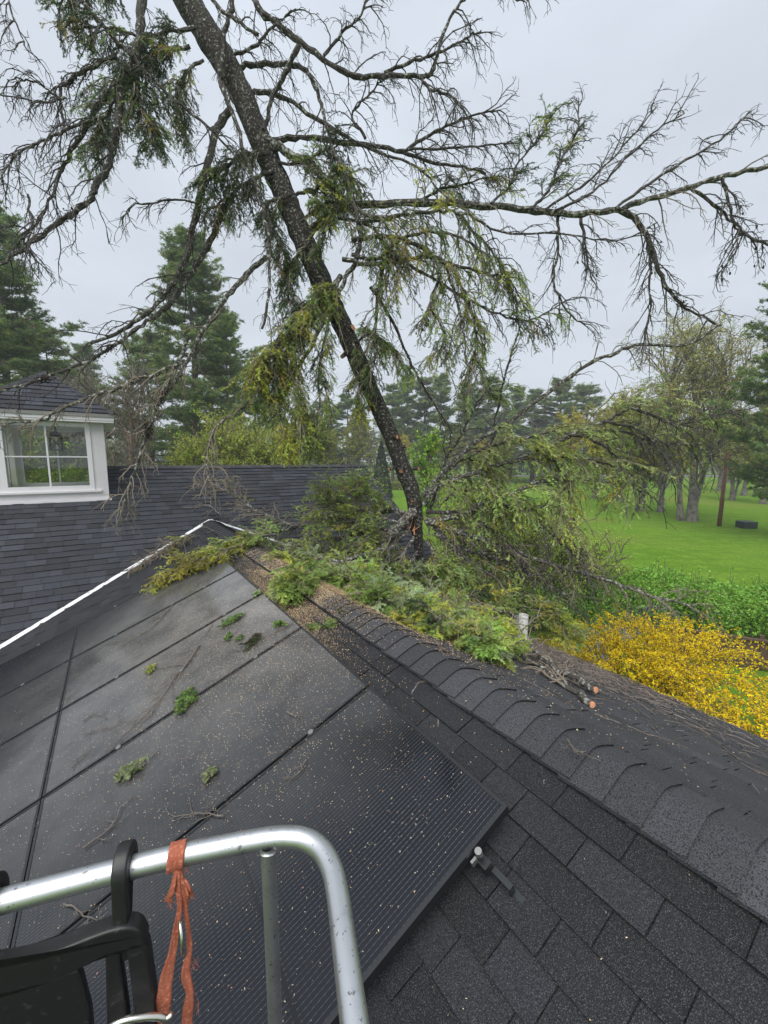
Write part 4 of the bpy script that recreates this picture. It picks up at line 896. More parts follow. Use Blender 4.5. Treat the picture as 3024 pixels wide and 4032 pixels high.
br_([(1220, 935), (1300, 960), (1350, 1010), (1370, 1060)], 6.7, 6.3, 8, 3, **{**LR, 'fmix': MIX_HI, 'foli': .4, 'n1': 20})
br_([(1300, 910), (1380, 930), (1430, 980), (1450, 1030)], 6.6, 6.3, 7, 3, **{**LR, 'n1': 18, 'foli': .3})
br_([(1000, 1110), (1060, 1140), (1110, 1190), (1140, 1240)], 7.1, 6.7, 8, 4, **{**LR, 'foli': .35})
br_([(1040, 1090), (1120, 1110), (1200, 1160), (1250, 1210)], 7.0, 6.5, 8, 4, **{**LR, 'foli': .2})
br_([(960, 1080), (1000, 1060), (1060, 1060), (1120, 1080)], 7.2, 6.9, 9, 4, **{**LR, 'fmix': MIX_BR})
# left limbs lying on the roof
LL = dict(n1=34, len1=(.3, .7), n2=3, len2=(.14, .32), n3=0, foli=.9, sprays=6, fmix=MIX_BR, droop=.12, droop2=.2, lichen=True)
br_([(885, 1115), (850, 1102), (800, 1112), (700, 1125), (620, 1143), (530, 1158), (430, 1166)], 7.4, 7.9, 13, 6, **{**LL, 'ft': (0, .72), 'up': .25})
br_([(640, 1140), (590, 1120), (540, 1095), (490, 1060), (450, 1045)], 7.8, 8.0, 10, 3, n1=40, len1=(.2, .6), n2=7, droop=.02, up=.1, lichen=True, foli=.1, fmix=MIX_BR)
br_([(880, 1140), (800, 1150), (700, 1165), (640, 1180), (560, 1190), (480, 1195)], 7.2, 7.6, 12, 5, **{**LL, 'up': .1})
br_([(870, 1120), (820, 1080), (790, 1060), (770, 1050)], 7.3, 7.3, 9, 4, **{**LL, 'n1': 26, 'up': .3, 'len1': (.2, .5)})
br_([(790, 1120), (740, 1090), (710, 1070)], 7.3, 7.3, 8, 4, **{**LL, 'n1': 26, 'up': .3, 'len1': (.2, .5)})
br_([(880, 1150), (820, 1180), (790, 1210), (770, 1250)], 7.1, 6.9, 10, 4, **{**LL, 'n1': 34})
br_([(895, 1160), (860, 1210), (840, 1250), (830, 1290)], 7.1, 6.8, 10, 4, **{**LL, 'n1': 34, 'fmix': MIX_MID})
br_([(920, 1170), (960, 1230), (1000, 1280), (1040, 1310)], 7.1, 6.7, 10, 4, **{**LL, 'n1': 34, 'fmix': MIX_MID})
br_([(940, 1150), (1010, 1210), (1090, 1260), (1160, 1310)], 7.1, 6.6, 9, 4, **{**LL, 'n1': 40, 'fmix': MIX_OL})
for q_ in ([(860, 1130), (800, 1110), (770, 1080), (775, 1055)], [(830, 1140), (760, 1130), (720, 1100), (705, 1075)], [(850, 1160), (790, 1150), (730, 1140), (690, 1130)], [(870, 1170), (830, 1160), (800, 1180), (770, 1210)], [(830, 1190), (770, 1190), (720, 1200), (670, 1215)], [(900, 1190), (880, 1230), (870, 1270), (880, 1300)]):
    br_(q_, 7.2, 7.0, 9, 4, **{**LL, 'n1': 30, 'up': .3, 'len1': (.25, .6)})
br_([(893, 1103), (868, 1132), (838, 1158)], 7.2, 6.9, 24, 20, n1=0, lichen=True, mat_=M['grey_limb'], lbl='thick pale broken stub pointing to the camera')

# ------------------------------------------------------------------ cut boughs and logs lying on the roof
G_PILE = 'cut hemlock boughs piled on the roof'
def thing_hem(name, path, w0, w1, label, cat, group, **k):
    o = empty(name, path[0], label, cat, group)
    hem(o, path, w0, w1, **k); return o
PB = dict(n1=30, len1=(.2, .5), n2=3, len2=(.12, .28), n3=0, foli=1.0, sprays=8, droop=.16, droop2=.2, up=.12)
def on_roof(x, y):
    q = on_left(x, y)
    if (HI @ q).x <= .02: return q if -12 < (HI @ q).y < 0 else None
    q = on_right(x, y); h = HI @ q
    return q if 0 <= h.x < 3.25 and -12 < h.y < 0 else None
def rz(pts_, hs):      # pixels on the right slope, raised by hs
    return [on_right(x, y) + ZV * h for (x, y), h in zip(pts_, hs)]
def lz(pts_, hs, off=0): return [on_left(x, y, off) + ZV * h for (x, y), h in zip(pts_, hs)]
thing_hem('cut_bough', lz([(505, 1195), (460, 1215), (410, 1235), (365, 1255)], [.10, .09, .08, .05], .12), .012, .005, 'yellow-green hemlock bough lying over the top corner of the solar panels', 'bough', G_PILE, **{**PB, 'fmix': [(C_YG, 6), (np.array((.26, .24, .03)), 3), (C_MG, 1)], 'n1': 46, 'len1': (.12, .30)})
thing_hem('cut_bough', lz([(600, 1170), (550, 1180), (500, 1190), (450, 1205)], [.12, .12, .12, .08]), .012, .005, 'light green hemlock bough draped over the ridge end beside the valley', 'bough', G_PILE, **{**PB, 'fmix': [(C_YG, 4), (C_BG, 3), (C_MG, 2)], 'n1': 36, 'len1': (.15, .38)})
thing_hem('cut_bough', lz([(430, 1160), (390, 1180), (350, 1200), (300, 1230)], [.12, .12, .10, .04]), .010, .004, 'bare grey bough across the white valley flashing', 'bough', G_PILE, **{**PB, 'fmix': [(C_BR, 3), (C_YG, 1)], 'n1': 36, 'foli': .22, 'lichen': True, 'n2': 7, 'n3': 1, 'len1': (.15, .5)})
thing_hem('cut_bough', lz([(480, 1140), (440, 1110), (400, 1085), (370, 1070)], [.25, .3, .35, .35]), .012, .004, 'bare twiggy bough in front of the far roof above the valley tip', 'bough', G_PILE, **{**PB, 'n1': 36, 'foli': .06, 'lichen': True, 'n2': 7, 'n3': 1, 'len1': (.2, .6)})
lb = empty('cut_branch', W(613, 1246, 6.9), 'lichen-covered cut branch with an orange end lying on the ridge', 'cut branch', 'sawn branches on the roof')
hem(lb, PX([(613, 1246), (680, 1236), (722, 1218), (774, 1205), (850, 1180)], 5.2, 6.9), .024, .027, n1=20, len1=(.15, .4), lichen=True, foli=.5, fmix=MIX_BR, n2=5, n3=0)
def cutface(parent, c, out, r):
    a = out.orthogonal().normalized(); b = out.cross(a); f = MB(); n_ = 14
    ring = [(c + (a * math.cos(t) + b * math.sin(t)) * r * (.94 + .08 * random.random()))[:] for t in np.arange(n_) * 2 * math.pi / n_]
    f.add(ring + [(c + out * .004)[:]], f3=[(i, (i + 1) % n_, n_) for i in range(n_)]); return f.build('cut_face', M['cutwood'], parent)
cutface(lb, W(612, 1246, 5.185), (C0 - W(612, 1246, 5.1)).normalized(), .026)
# boughs heaped on the right slope
heap = [([(672, 1262), (655, 1275), (645, 1290)], 'grey-green bough tip hanging over the ridge caps by the top panels', MIX_BR),
        ([(770, 1235), (725, 1250), (690, 1262)], 'pale green bough beside the orange-ended branch on the ridge', MIX_BR),
        ([(820, 1290), (770, 1270), (740, 1265)], 'grey-green bough under the bright cut disc on the ridge', [(C_PALE, 3), (C_BG, 3), (C_MG, 2)]),
        ([(900, 1310), (850, 1330), (790, 1310)], 'bough with pale undersides at the upper edge of the sawdust', [(C_PALE, 3), (C_MG, 3), (C_BG, 2)]),
        ([(960, 1330), (920, 1355), (860, 1350)], 'dark green bough lying against the sawdust on the right slope', MIX_MID),
        ([(1010, 1345), (960, 1375), (920, 1370)], 'olive bough lying behind the round cut log end', MIX_OL),
        ([(1060, 1370), (1020, 1405), (1000, 1400)], 'bough with yellowish needles beside the lying log', MIX_HI),
        ([(1085, 1400), (1065, 1428), (1040, 1420)], 'short green bough tucked under the lying log', MIX_BR),
        ([(880, 1280), (950, 1270), (1020, 1300)], 'bushy bough on top of the heap below the broken trunk', MIX_OL),
        ([(1000, 1290), (1050, 1290), (1090, 1310)], 'olive bough hanging toward the eave above the vent pipe', MIX_OL),
        ([(1060, 1310), (1110, 1310), (1170, 1330)], 'green upright bough behind the white vent pipe', MIX_MID),
        ([(720, 1252), (750, 1272), (790, 1295)], 'short green bough lying right on the ridge caps above the sawdust', MIX_BR),
        ([(780, 1262), (820, 1290), (850, 1325)], 'flat green bough spread over the upper sawdust edge', [(C_BG, 5), (C_PALE, 3), (C_YG, 2)]),
        ([(850, 1300), (890, 1325), (920, 1352)], 'pale green bough spread over the middle of the sawdust edge', [(C_BG, 4), (C_PALE, 4), (C_YG, 1)]),
        ([(910, 1320), (950, 1345), (985, 1368)], 'green bough just above the round orange cut end', MIX_BR),
        ([(1000, 1360), (1040, 1385), (1075, 1412)], 'yellow-green bough just below the round orange cut end', [(C_YG, 4), (C_BG, 4)]),
        ([(960, 1290), (1000, 1320), (1050, 1350)], 'thick green bough over the lower heap', [(C_BG, 4), (C_LR, 4), (C_PALE, 1)]),
        ([(1080, 1290), (1130, 1300), (1180, 1320)], 'olive green bough sticking out right over the vent pipe', [(C_LR, 5), (C_YG, 2)]),
        ([(900, 1220), (950, 1225), (1000, 1240)], 'green bough right under the lowest limbs of the broken trunk', [(C_LR, 4), (C_BG, 3)]),
        ([(700, 1200), (660, 1215), (610, 1215)], 'bright green bough spread along the ridge top, nearest the valley', [(C_BG, 5), (C_YG, 3), (C_PALE, 1)]),
        ([(760, 1220), (800, 1255), (840, 1275)], 'bright green bough on the ridge between the two orange discs', [(C_BG, 4), (C_PALE, 3), (C_YG, 2)]),
        ([(870, 1250), (900, 1290), (940, 1320)], 'bright leafy bough in the middle of the heap', [(C_BG, 4), (C_PALE, 2), (C_MG, 2)]),
        ([(940, 1240), (980, 1280), (1030, 1330)], 'yellow-green bough spilling down the heap toward the vent pipe', [(C_YG, 4), (C_BG, 3), (C_MG, 2)]),
        ([(1040, 1270), (1090, 1300), (1140, 1330)], 'feathery yellow-green bough at the right end of the heap', [(C_YG, 4), (C_MG, 4)]),
        ([(1130, 1310), (1180, 1330), (1220, 1360)], 'feathery bough hanging over the eave right of the vent pipe', [(C_MG, 4), (C_YG, 3)]),
        ([(800, 1250), (850, 1240), (910, 1250)], 'pale green bough in the shade at the foot of the trunk', [(C_PALE, 2), (C_MG, 3), (C_DG, 2)])]
for i, (pts_, lb_, mx_) in enumerate(heap):
    W_ = []
    for k, (x, y) in enumerate(pts_):
        D = 6.55 - (y - 1260) / 190 * 1.1 + .18 * (i % 3)
        q = on_roof(x, y); near = q is not None
        if near: q = q + ZV * (.05 + .05 * k)
        else:
            q = W(x, y, D); qh = HI @ q; q.z = max(q.z, zroof(qh.x, qh.y) + .06)
        W_.append(q)
    if any((a_ - b_).length > 1.6 for a_, b_ in zip(W_, W_[1:])):      # keep one bough in one piece, at the depth of its nearest point
        D = min((p - C0).dot(FW) for p in W_); W_ = [W(x, y, D + .1 * k) for k, (x, y) in enumerate(pts_)]
    sz = min(1.0, (W_[1] - C0).length / 6.0) * .82
    thing_hem('cut_bough', W_, .012, .005, lb_, 'bough', G_PILE, **{**PB, 'fmix': mx_, 'n1': 46, 'len1': (.20 * sz, .52 * sz), 'len2': (.12 * sz + .01, .28 * sz), 'droop': .18, 'flat': .5, 'up': .2})
G_LOG = 'sawn branches on the roof'
def log(name, pts_, r0, r1, label, **k):
    o = empty(name, pts_[0], label, 'cut branch', G_LOG); hem(o, pts_, r0, r1, **{**dict(n1=16, len1=(.15, .45), n2=5, n3=1, lichen=True, mat_=M['grey_limb'], t0=.3, droop=.05), **k})
    cutface(o, pts_[0] + (pts_[0] - pts_[1]).normalized() * .004, (pts_[0] - pts_[1]).normalized(), r0 * 1.02); return o
log('cut_branch', rz([(1284, 1506), (1240, 1480), (1180, 1448), (1130, 1410), (1110, 1380)], [.06, .06, .08, .16, .3]), .028, .020, 'thick lichen-spotted branch with a torn orange end lying on the right slope', n1=14)
log('cut_branch', rz([(1278, 1531), (1240, 1503), (1190, 1470), (1150, 1440), (1110, 1420)], [.03, .035, .035, .04, .05]), .023, .014, 'thinner branch with a neat round orange end beside the torn one', n1=14)
log('cut_branch', rz([(1120, 1385), (1100, 1372), (1040, 1352), (970, 1340), (940, 1338)], [.30, .32, .25, .2, .2]), .014, .008, 'bent grey branch rising from the logs behind the vent pipe', n1=22)
log('cut_branch', rz([(996, 1378), (985, 1360), (950, 1330), (920, 1315)], [.06, .10, .15, .16]), .024, .02, 'round orange cut end peeping out of the green boughs', n1=6)
log('cut_branch', [on_roof(783, 1297) + ZV * .06, on_roof(815, 1315) + ZV * .05 + DV * .25, on_roof(850, 1330) + ZV * .05 + DV * .5], .019, .018, 'orange cut disc above the sawdust near the ridge top', n1=4)

# ------------------------------------------------------------------ twigs and sprigs lying on panels and shingles
def twig(pts_, place, r, label, n1=6, len1=(.06, .2), r1=None, group='twigs lying on the roof', mat_=None, **k):
    P = smooth_path(np.array([place(x, y)[:] for x, y in pts_]), 4); nrm_ = NR if place is on_right else NL
    P = P + np.array(nrm_[:]) * (r + .002); P[1:-1] += rng.normal(0, .004, (len(P) - 2, 3)) * .6
    o = empty('twig', P[0], label, 'twig', group); mb = MB(); tubes(mb, P, 0, 0, 5, R=np.linspace(r, r1 or r * .4, len(P))[None], jit=.1, c=k.get('c', (2.2, 2.1, 1.9)))
    st = mb.build('stem', mat_ or M['twig'], o)
    if n1:
        b = kids(P, n1, len1, droop=0, noise=.25, K=5, flat=1.0, t0=.15, spread=(.4, .8)); 
        nn = np.array(nrm_[:]); h = (b - b[:, :1]) @ nn; b = b - h[..., None] * nn * .8
        mb = MB(); tubes(mb, b, r * .45, r * .2, 3, c=k.get('c', (2.2, 2.1, 1.9))); b2 = kids(b, 3, (len1[0] * .4, len1[1] * .4), droop=0, noise=.2, K=3, flat=1.0); h = (b2 - b2[:, :1]) @ nn; b2 = b2 - h[..., None] * nn * .8; tubes(mb, b2, r * .25, r * .15, 3, c=k.get('c', (2.2, 2.1, 1.9)))
        mb.build('side_twigs', M['twig'], o)
    return o
twig([(557, 1282 + 150), (540, 1440), (520, 1465), (440, 1395)][:1] + [(438, 1397)][:0] + [(551, 1410)][:0] + [(375, 1500), (400, 1460)][:0] or [(1, 1)], on_panel, .006, '') if False else None
SC = 1300 / 1659 * .5486
def c5(x, y): return (x * SC, 1152.1 + y * SC)
tw_list = [
 ([(1008, 562), (975, 610), (940, 665), (890, 715), (860, 760), (830, 810), (790, 860), (720, 935), (600, 1040)], on_panel, .0085, 'long forked grey branch lying across the third panel row', 12, (.08, .3)),
 ([(940, 660), (870, 668), (790, 685), (745, 700)], on_panel, .004, 'thin side shoot running left from the long grey branch', 3, (.04, .1)),
 ([(878, 350), (835, 400), (790, 450), (730, 500), (640, 535), (525, 558)], on_panel, .006, 'pale curved branch lying on the upper panels', 8, (.06, .25)),
 ([(1480, 450), (1400, 490), (1330, 530), (1260, 560)], on_panel, .005, 'mossy dark twig pointing up to the ridge', 5, (.04, .12)),
 ([(1070, 458), (1055, 480), (1045, 500)], on_panel, .005, 'short pale stick below the green sprig', 1, (.03, .06)),
 ([(420, 945), (455, 915), (500, 912), (540, 935)], on_panel, .004, 'small hooked twig left of the long branch', 3, (.03, .1)),
 ([(420, 1010), (460, 1000), (520, 985), (575, 978)], on_panel, .004, 'thin bent twig under the hooked one', 4, (.03, .1)),
 ([(330, 840), (350, 820), (385, 790)], on_panel, .004, 'little twig at the panel column seam', 3, (.03, .1)),
 ([(365, 1180), (390, 1140), (435, 1105)], on_panel, .004, 'small fan of twigs on the left panels', 4, (.03, .12)),
 ([(1440, 900), (1475, 915), (1525, 918)], on_panel, .004, 'forked brown twig beside the chip patch', 3, (.04, .12)),
 ([(1540, 1140), (1515, 1190), (1480, 1225), (1420, 1235)], on_panel, .004, 'curved thin twig on the nearest ridge panel', 3, (.03, .1)),
 ([(800, 1090), (760, 1130), (720, 1175)], on_panel, .004, 'dark twig above the pale lichen tuft', 3, (.03, .1)),
]
for pts_, pl, r, l, n, ln in tw_list: twig([c5(*q) for q in pts_], pl, r, l, n, ln)
c25 = lambda x, y: (x * .6475 * .5486, (2600 + y * .6475) * .5486)
twig([(485, 1765), (460, 1762), (420, 1758), (370, 1770)], on_panel, .0045, 'twiggy spray lying above the rail bend', 7, (.05, .15))
twig([c25(510, 1145), c25(600, 1080), c25(690, 1000), c25(740, 880)], on_panel, .005, 'dark straggly twig just above the rail', 5, (.04, .14))
twig([c25(390, 1485), c25(470, 1515), c25(530, 1560), c25(625, 1595)], on_panel, .004, 'pale twig under the rail left of the hook', 4, (.03, .1))
twig([c25(380, 1815), c25(470, 1750), c25(560, 1660), c25(630, 1600)], on_panel, .004, 'grey twig behind the tool holder edge', 5, (.04, .12))
twig([(890, 1502), (905, 1478), (950, 1473), (1010, 1478)], on_left, .005, 'bent twig lying over the ridge caps', 3, (.04, .1))
twig([(947, 1572), (947, 1550), (952, 1528)], on_left, .004, 'brown forked twig on the top shingle course', 3, (.03, .06))
twig([(1176, 1700), (1174, 1685), (1168, 1668)], on_left, .003, 'tiny forked twig at the ridge cap edge', 4, (.02, .05))
twig([(1285, 1545), (1330, 1562), (1400, 1590), (1450, 1604)], on_right, .006, 'long grey stick lying below the sawn branches', 5, (.05, .2))
twig([(1480, 1560), (1540, 1600), (1590, 1640), (1659, 1680)], on_right, .006, 'long pale stick near the right eave', 6, (.08, .35))
twig([(1560, 1570), (1590, 1590), (1640, 1615), (1680, 1622)], on_right, .005, 'thin curved stick at the eave above the yellow shrub', 5, (.08, .25))
twig([(1225, 1600), (1245, 1625), (1290, 1630)], on_right, .0045, 'twiggy tuft with lichen on the right slope', 8, (.05, .14))
twig([(1130, 1470), (1190, 1500), (1240, 1530)], on_right, .005, 'straight stick beside the thin sawn branch', 5, (.05, .15))
SPG = 'green sprigs lying on the roof'
def sprig(x, y, place, size, label, mix, n=9, name='sprig'):
    size *= .72; c = place(x, y); nn = np.array((NR if place is on_right else NL)[:])
    a0 = rng.random() * 6.28; u = np.array((RV * math.cos(a0) + DV * math.sin(a0))[:]); u = nrm(u - nn * (u @ nn))
    P = np.array(c[:]) + u * np.linspace(-.5, .5, 7)[:, None] * size + nn * .012
    o = empty(name, c, label, 'sprig', SPG); b = kids(P, n, (size * .35, size * .6), droop=.05, noise=.15, K=5, flat=.95, t0=.0)
    b2 = kids(b, 5, (size * .12, size * .3), droop=.05, noise=.12, K=4, flat=.9)
    h = (b - P[0]) @ nn; b -= np.where(h < .004, h - .004, 0)[..., None] * nn; h = (b2 - P[0]) @ nn; b2 -= np.where(h < .004, h - .004, 0)[..., None] * nn
    mb = MB(); tubes(mb, P, .003, .0015, 4, c=(1.5, 1.3, 1)); tubes(mb, b, .002, .001, 3, c=(1.5, 1.3, 1)); mb.build('stem', M['twig'], o)
    nb = MB(); needles(nb, b, 14, .016, .006, ncol(len(b), mix)); needles(nb, b2, 9, .015, .006, ncol(len(b2), mix)); nb.build('needles', M['needle'], o); return o
MB_ = [(np.array((.12, .21, .05)), 3), (np.array((.20, .29, .07)), 2), (C_DG, 1)]
LICH = [(np.array((.26, .30, .16)), 3), (np.array((.20, .25, .10)), 1)]
sprig(396, 1528, on_panel, .20, 'bright green sprig at the end of the long branch, on a panel seam', MB_, 14)
sprig(398, 1503, on_panel, .12, 'small green tuft just above the bright sprig', MB_, 8)
sprig(512, 1337, on_panel, .26, 'broad green sprig on the second panel from the top', MB_, 14)
sprig(605, 1347, on_panel, .16, 'green sprig near the panel edge by the ridge', MB_, 8)
sprig(553, 1382, on_panel, .20, 'dark brown mossy clump on the panels', [(np.array((.05, .045, .02)), 3), (C_DG, 2)], 12)
sprig(493, 1380, on_panel, .11, 'tiny green sprig left of the dark moss', MB_, 6)
sprig(522, 1379, on_panel, .09, 'tiny green sprig touching the dark moss', MB_, 5)
sprig(331, 1444, on_panel, .13, 'yellowish sprig at the tip of the side shoot', MIX_HI, 6)
sprig(283, 1672, on_panel, .16, 'pale lichen tuft on the middle panels', LICH, 9)
sprig(258, 1680, on_panel, .09, 'smaller pale lichen tuft beside the larger one', LICH, 6)
sprig(460, 1671, on_panel, .10, 'lichen sprig alone above the rail bend', LICH, 6)
sprig(557, 1281, on_panel, .14, 'pale green sprig at the top panel seam', [(C_PALE, 3), (C_BG, 2)], 7)
sprig(710, 1350, on_left, .22, 'green sprig in the sawdust on the ridge', MB_, 10)
sprig(680, 1360, on_left, .16, 'small green sprig at the sawdust edge by the panels', MB_, 8)
sprig(595, 1275, on_left, .20, 'grey-green sprig beside the top panel edge', [(C_PALE, 3), (C_BG, 3)], 10)
sprig(745, 1325, on_left, .20, 'olive sprig half buried in sawdust', MIX_OL, 9)

# ------------------------------------------------------------------ sawdust and chips
def chips(mb, hx, hy, size, cols, lift=.008):
    """house-frame positions lying on whatever is there: panel, cap or shingle"""
    n = len(hx); z = ZR - np.abs(hx) * TL; 
    pan = (hx < O_pan.x - .01) & (hx > O_pan.x - 2 * PL * cs) & (hy > O_pan.y) & (hy < O_pan.y + 5 * PW)
    cap = np.abs(hx) < .19
    off = np.where(pan, .12 / cs + .004, .0125)
    z = np.where(cap & ~pan, ZR - TL * (np.sqrt((hx / cs) ** 2 + .055 ** 2) - .055) + .032, z + off)
    nl = np.stack([np.where(hx < 0, -sn, sn), 0 * hx, np.full(n, cs)], -1)
    loc = np.stack([hx, hy, z], -1) + nl * rng.uniform(.001, lift, (n, 1))
    R3 = np.array(HM.to_3x3()); wv_ = loc @ R3.T + np.array(HM.translation[:]); nw = nl @ R3.T
    quads(mb, wv_, size, cols, aspect=.5, nrmbias=nw * 3.5)
CH = np.array([(.60, .43, .22), (.64, .50, .31), (.46, .28, .12), (.50, .24, .13), (.62, .53, .38), (.26, .17, .09)])
def ccol(n, w=None): return np.minimum(CH[rng.choice(len(CH), n, p=w)] * rng.uniform(.85, 1.3, (n, 1)), .85)
mb = MB()
def hpx(x, y): q = HI @ on_left(x, y); return q.x, q.y
def gauss(n, cx, cy, sx, sy): return rng.normal(cx, sx, n), rng.normal(cy, sy, n)
n = 70000; hy = rng.normal(-4.95, .72, n); hx = np.where(rng.random(n) < .5, rng.normal(-.08, .17, n), rng.normal(.15, .22, n))
ok = (hx > -.47) & (hx < .9) & (rng.random(n) < .42 + .58 * (np.sin(hx * 19 + hy * 4.1) + np.sin(hy * 7.3 - hx * 9) + .7 * np.sin(hy * 17 + 2) > .25)); chips(mb, hx[ok], hy[ok], rng.uniform(.004, .012, ok.sum()), ccol(ok.sum(), [.34, .25, .14, .06, .14, .07]))
n = 11000; hy = rng.normal(-6.2, .75, n); hx = np.abs(rng.normal(.30, .35, n)); chips(mb, hx, hy, rng.uniform(.006, .014, n), ccol(n, [.2, .22, .22, .1, .16, .1]))
n = 14000; hy = rng.normal(-6.0, .95, n); hx = -.5 - np.abs(rng.normal(0, .75, n)); ok = hy > -8.4; chips(mb, hx[ok], hy[ok], rng.uniform(.003, .009, ok.sum()), ccol(ok.sum(), [.1, .32, .1, .14, .28, .06]))
n = 6000; hy = rng.uniform(-8.4, -3.2, n); hx = -.5 - rng.random(n) * 3.2; chips(mb, hx, hy, rng.uniform(.0025, .006, n), ccol(n, [.05, .3, .05, .05, .5, .05]))
n = 260; hy = rng.uniform(-9.4, -6, n); hx = rng.uniform(-1.6, 2.6, n); chips(mb, hx, hy, rng.uniform(.004, .009, n), ccol(n, [.1, .25, .05, .12, .45, .03]))
n = 2500; hy = rng.normal(-7.0, .8, n); hx = rng.uniform(.3, 3.1, n); chips(mb, hx, hy, rng.uniform(.006, .016, n), ccol(n, [.1, .3, .1, .1, .35, .05]))
n = 16000; t = rng.random(n); hx = -.12 + t * .95 + rng.normal(0, .13, n); hy = -5.5 - t * 1.6 + rng.normal(0, .16, n); ok = hx > -.46; chips(mb, hx[ok], hy[ok], rng.uniform(.004, .011, ok.sum()), ccol(ok.sum(), [.3, .28, .14, .08, .12, .08]))
n = 12000; hx = -.46 + np.abs(rng.normal(0, .14, n)); hy = rng.normal(-5.5, .75, n); chips(mb, hx, hy, rng.uniform(.004, .011, n), ccol(n, [.3, .28, .14, .08, .12, .08]))
so = mb.build('sawdust', M['chips']); tag(so, 'orange and tan sawdust and wood chips scattered over ridge and panels', 'sawdust', kind='stuff')
# fine dead twigs strewn near the right eave
mb = MB(); n = 1700; hy = rng.normal(-6.7, .8, n); hx = np.clip(rng.normal(2.5, .55, n), .6, 3.22)
a = rng.uniform(0, 6.28, n); L = rng.uniform(.06, .3, n); z = ZR - hx * TL + .016
p0 = np.stack([hx, hy, z], -1); dd = np.stack([np.cos(a) * cs, np.sin(a), -np.cos(a) * sn], -1) * L[:, None]
PP = np.stack([p0, p0 + dd * .5 + np.array((0, 0, .015)) + rng.normal(0, .012, (n, 3)), p0 + dd + np.array((0, 0, .004))], 1); PP = PP @ np.array(HM.to_3x3()).T + np.array(HM.translation[:])
tubes(mb, PP, .0035, .002, 3, c=rng.uniform(1.6, 4.2, (n, 1)) * np.array((1, .93, .85)))
so = mb.build('dead_twigs', M['twig']); tag(so, 'mat of fine dead grey twigs strewn along the right eave', 'twigs', kind='stuff')

# ------------------------------------------------------------------ trees, shrubs, posts behind
def gloc(px, Yd): x = gx(px, Yd); return Vector((x, Yd, gz(x, Yd)))
def pine_mesh(seed, h, rad, nlimb, dens=1.0, lowest=.18, tuft=.42, leanleft=0.0):
    r = np.random.default_rng(seed); global rng; keep = rng; rng = r
    mt = MB(); zz = np.linspace(0, h, 14); Pt = np.stack([.12 * np.sin(zz * .4 + seed), .1 * np.cos(zz * .5 + seed), zz], -1); Pt[0, :2] = 0
    tubes(mt, Pt, 0, 0, 9, R=np.linspace(h * .0165, .03, 14)[None], jit=.05)
    limbs = []
    for i in range(nlimb):
        t = lowest + (1 - lowest) * (i + r.random()) / nlimb; z = h * min(t, .985); a = r.random() * 6.283
        prof = (1 - ((t - lowest) / (1 - lowest)) ** 1.25) * .95 + .06
        if t < lowest + .12: prof *= r.uniform(.35, .9)
        L = rad * prof * r.choice((.45, .7, .9, 1.0, 1.25)) * r.uniform(.85, 1.1); up = .12 + .5 * t * r.uniform(.5, 1.3); K = 7; s = np.linspace(0, 1, K)
        d = np.array((math.cos(a), math.sin(a), 0)); side = np.array((-d[1], d[0], 0)) * r.normal(0, .18)
        droop_ = -.16 * np.sin(s * 2.6) * (1 - t)
        limbs.append(np.array((0, 0, z)) + (d[None] * s[:, None] + side * (s ** 2)[:, None] + np.array((0, 0, 1.0)) * (up * s ** 1.5 * .6 + droop_)[:, None]) * L)
    Lm = np.array(limbs); ml = MB(); LL_ = np.linalg.norm(Lm[:, -1] - Lm[:, 0], axis=1)
    tubes(mt, Lm, .018 + LL_ * .011, .008, 4)
    sd_ = kids(Lm, 12, (rad * .10, rad * .32), t0=.18, droop=-.03, up=.10, noise=.12, K=4, flat=.9, spread=(.5, .8), lenpow=.35)
    tubes(mt, sd_, .012, .005, 3)
    tf = np.concatenate([kids(sd_, int(8 * dens), (.10, .34), t0=.2, droop=-.05, up=.12, noise=.2, K=2, flat=.8)[:, 1], kids(Lm, int(12 * dens), (.05, .3), t0=.4, up=.3, K=2, flat=.8)[:, 1]])
    n = len(tf); k = 11; D = nrm(r.normal(0, 1, (n, k, 3)) + np.array((0, 0, .55))); D[..., 2] *= .8
    L = tuft * r.uniform(.5, 1.1, (n, k, 1)); Wd = nrm(np.cross(D, r.normal(0, 1, (n, k, 3)))) * tuft * .085
    b = tf[:, None, :] + r.normal(0, .03, (n, k, 3)); V = np.stack([b - Wd, b + Wd, b + D * L], 2).reshape(-1, 3)
    cl = np.array((.18, .25, .10)) * r.uniform(.55, 1.5, (n, 1)) * (1 + r.normal(0, .10, (n, 3))); 
    yl = r.random(n) < .22; cl[yl] *= np.array((1.5, 1.35, .8))
    ml.add(V, f3=np.arange(len(V)).reshape(-1, 3), c=np.repeat(cl, k * 3, 0)); rng = keep
    a, b2 = mt.mesh('trunk', smooth=True), ml.mesh('crown'); a.materials.append(M['pinebark']); b2.materials.append(M['needle']); return a, b2
def place_tree(name, meshes, loc, scale, rot, label, cat, group, names=('trunk', 'crown')):
    o = empty(name, loc, label, cat, group); o.rotation_euler = (0, 0, rot); o.scale = scale if hasattr(scale, '__len__') else (scale,) * 3
    for nm, me in zip(names, meshes):
        c = bpy.data.objects.new(nm, me); COL.objects.link(c); c.parent = o
    return o
GP = 'pines beyond the roofs'
pA = pine_mesh(1, 22, 5.4, 84, 1.7, .20, .30); pB = pine_mesh(2, 24, 5.8, 104, 1.8, .14, .30); pC = pine_mesh(3, 22, 6.2, 60, .8, .28, .55); pD = pine_mesh(4, 20, 6.6, 54, .8, .2, .55); pE = pine_mesh(9, 21, 4.8, 58, .8, .22, .5)
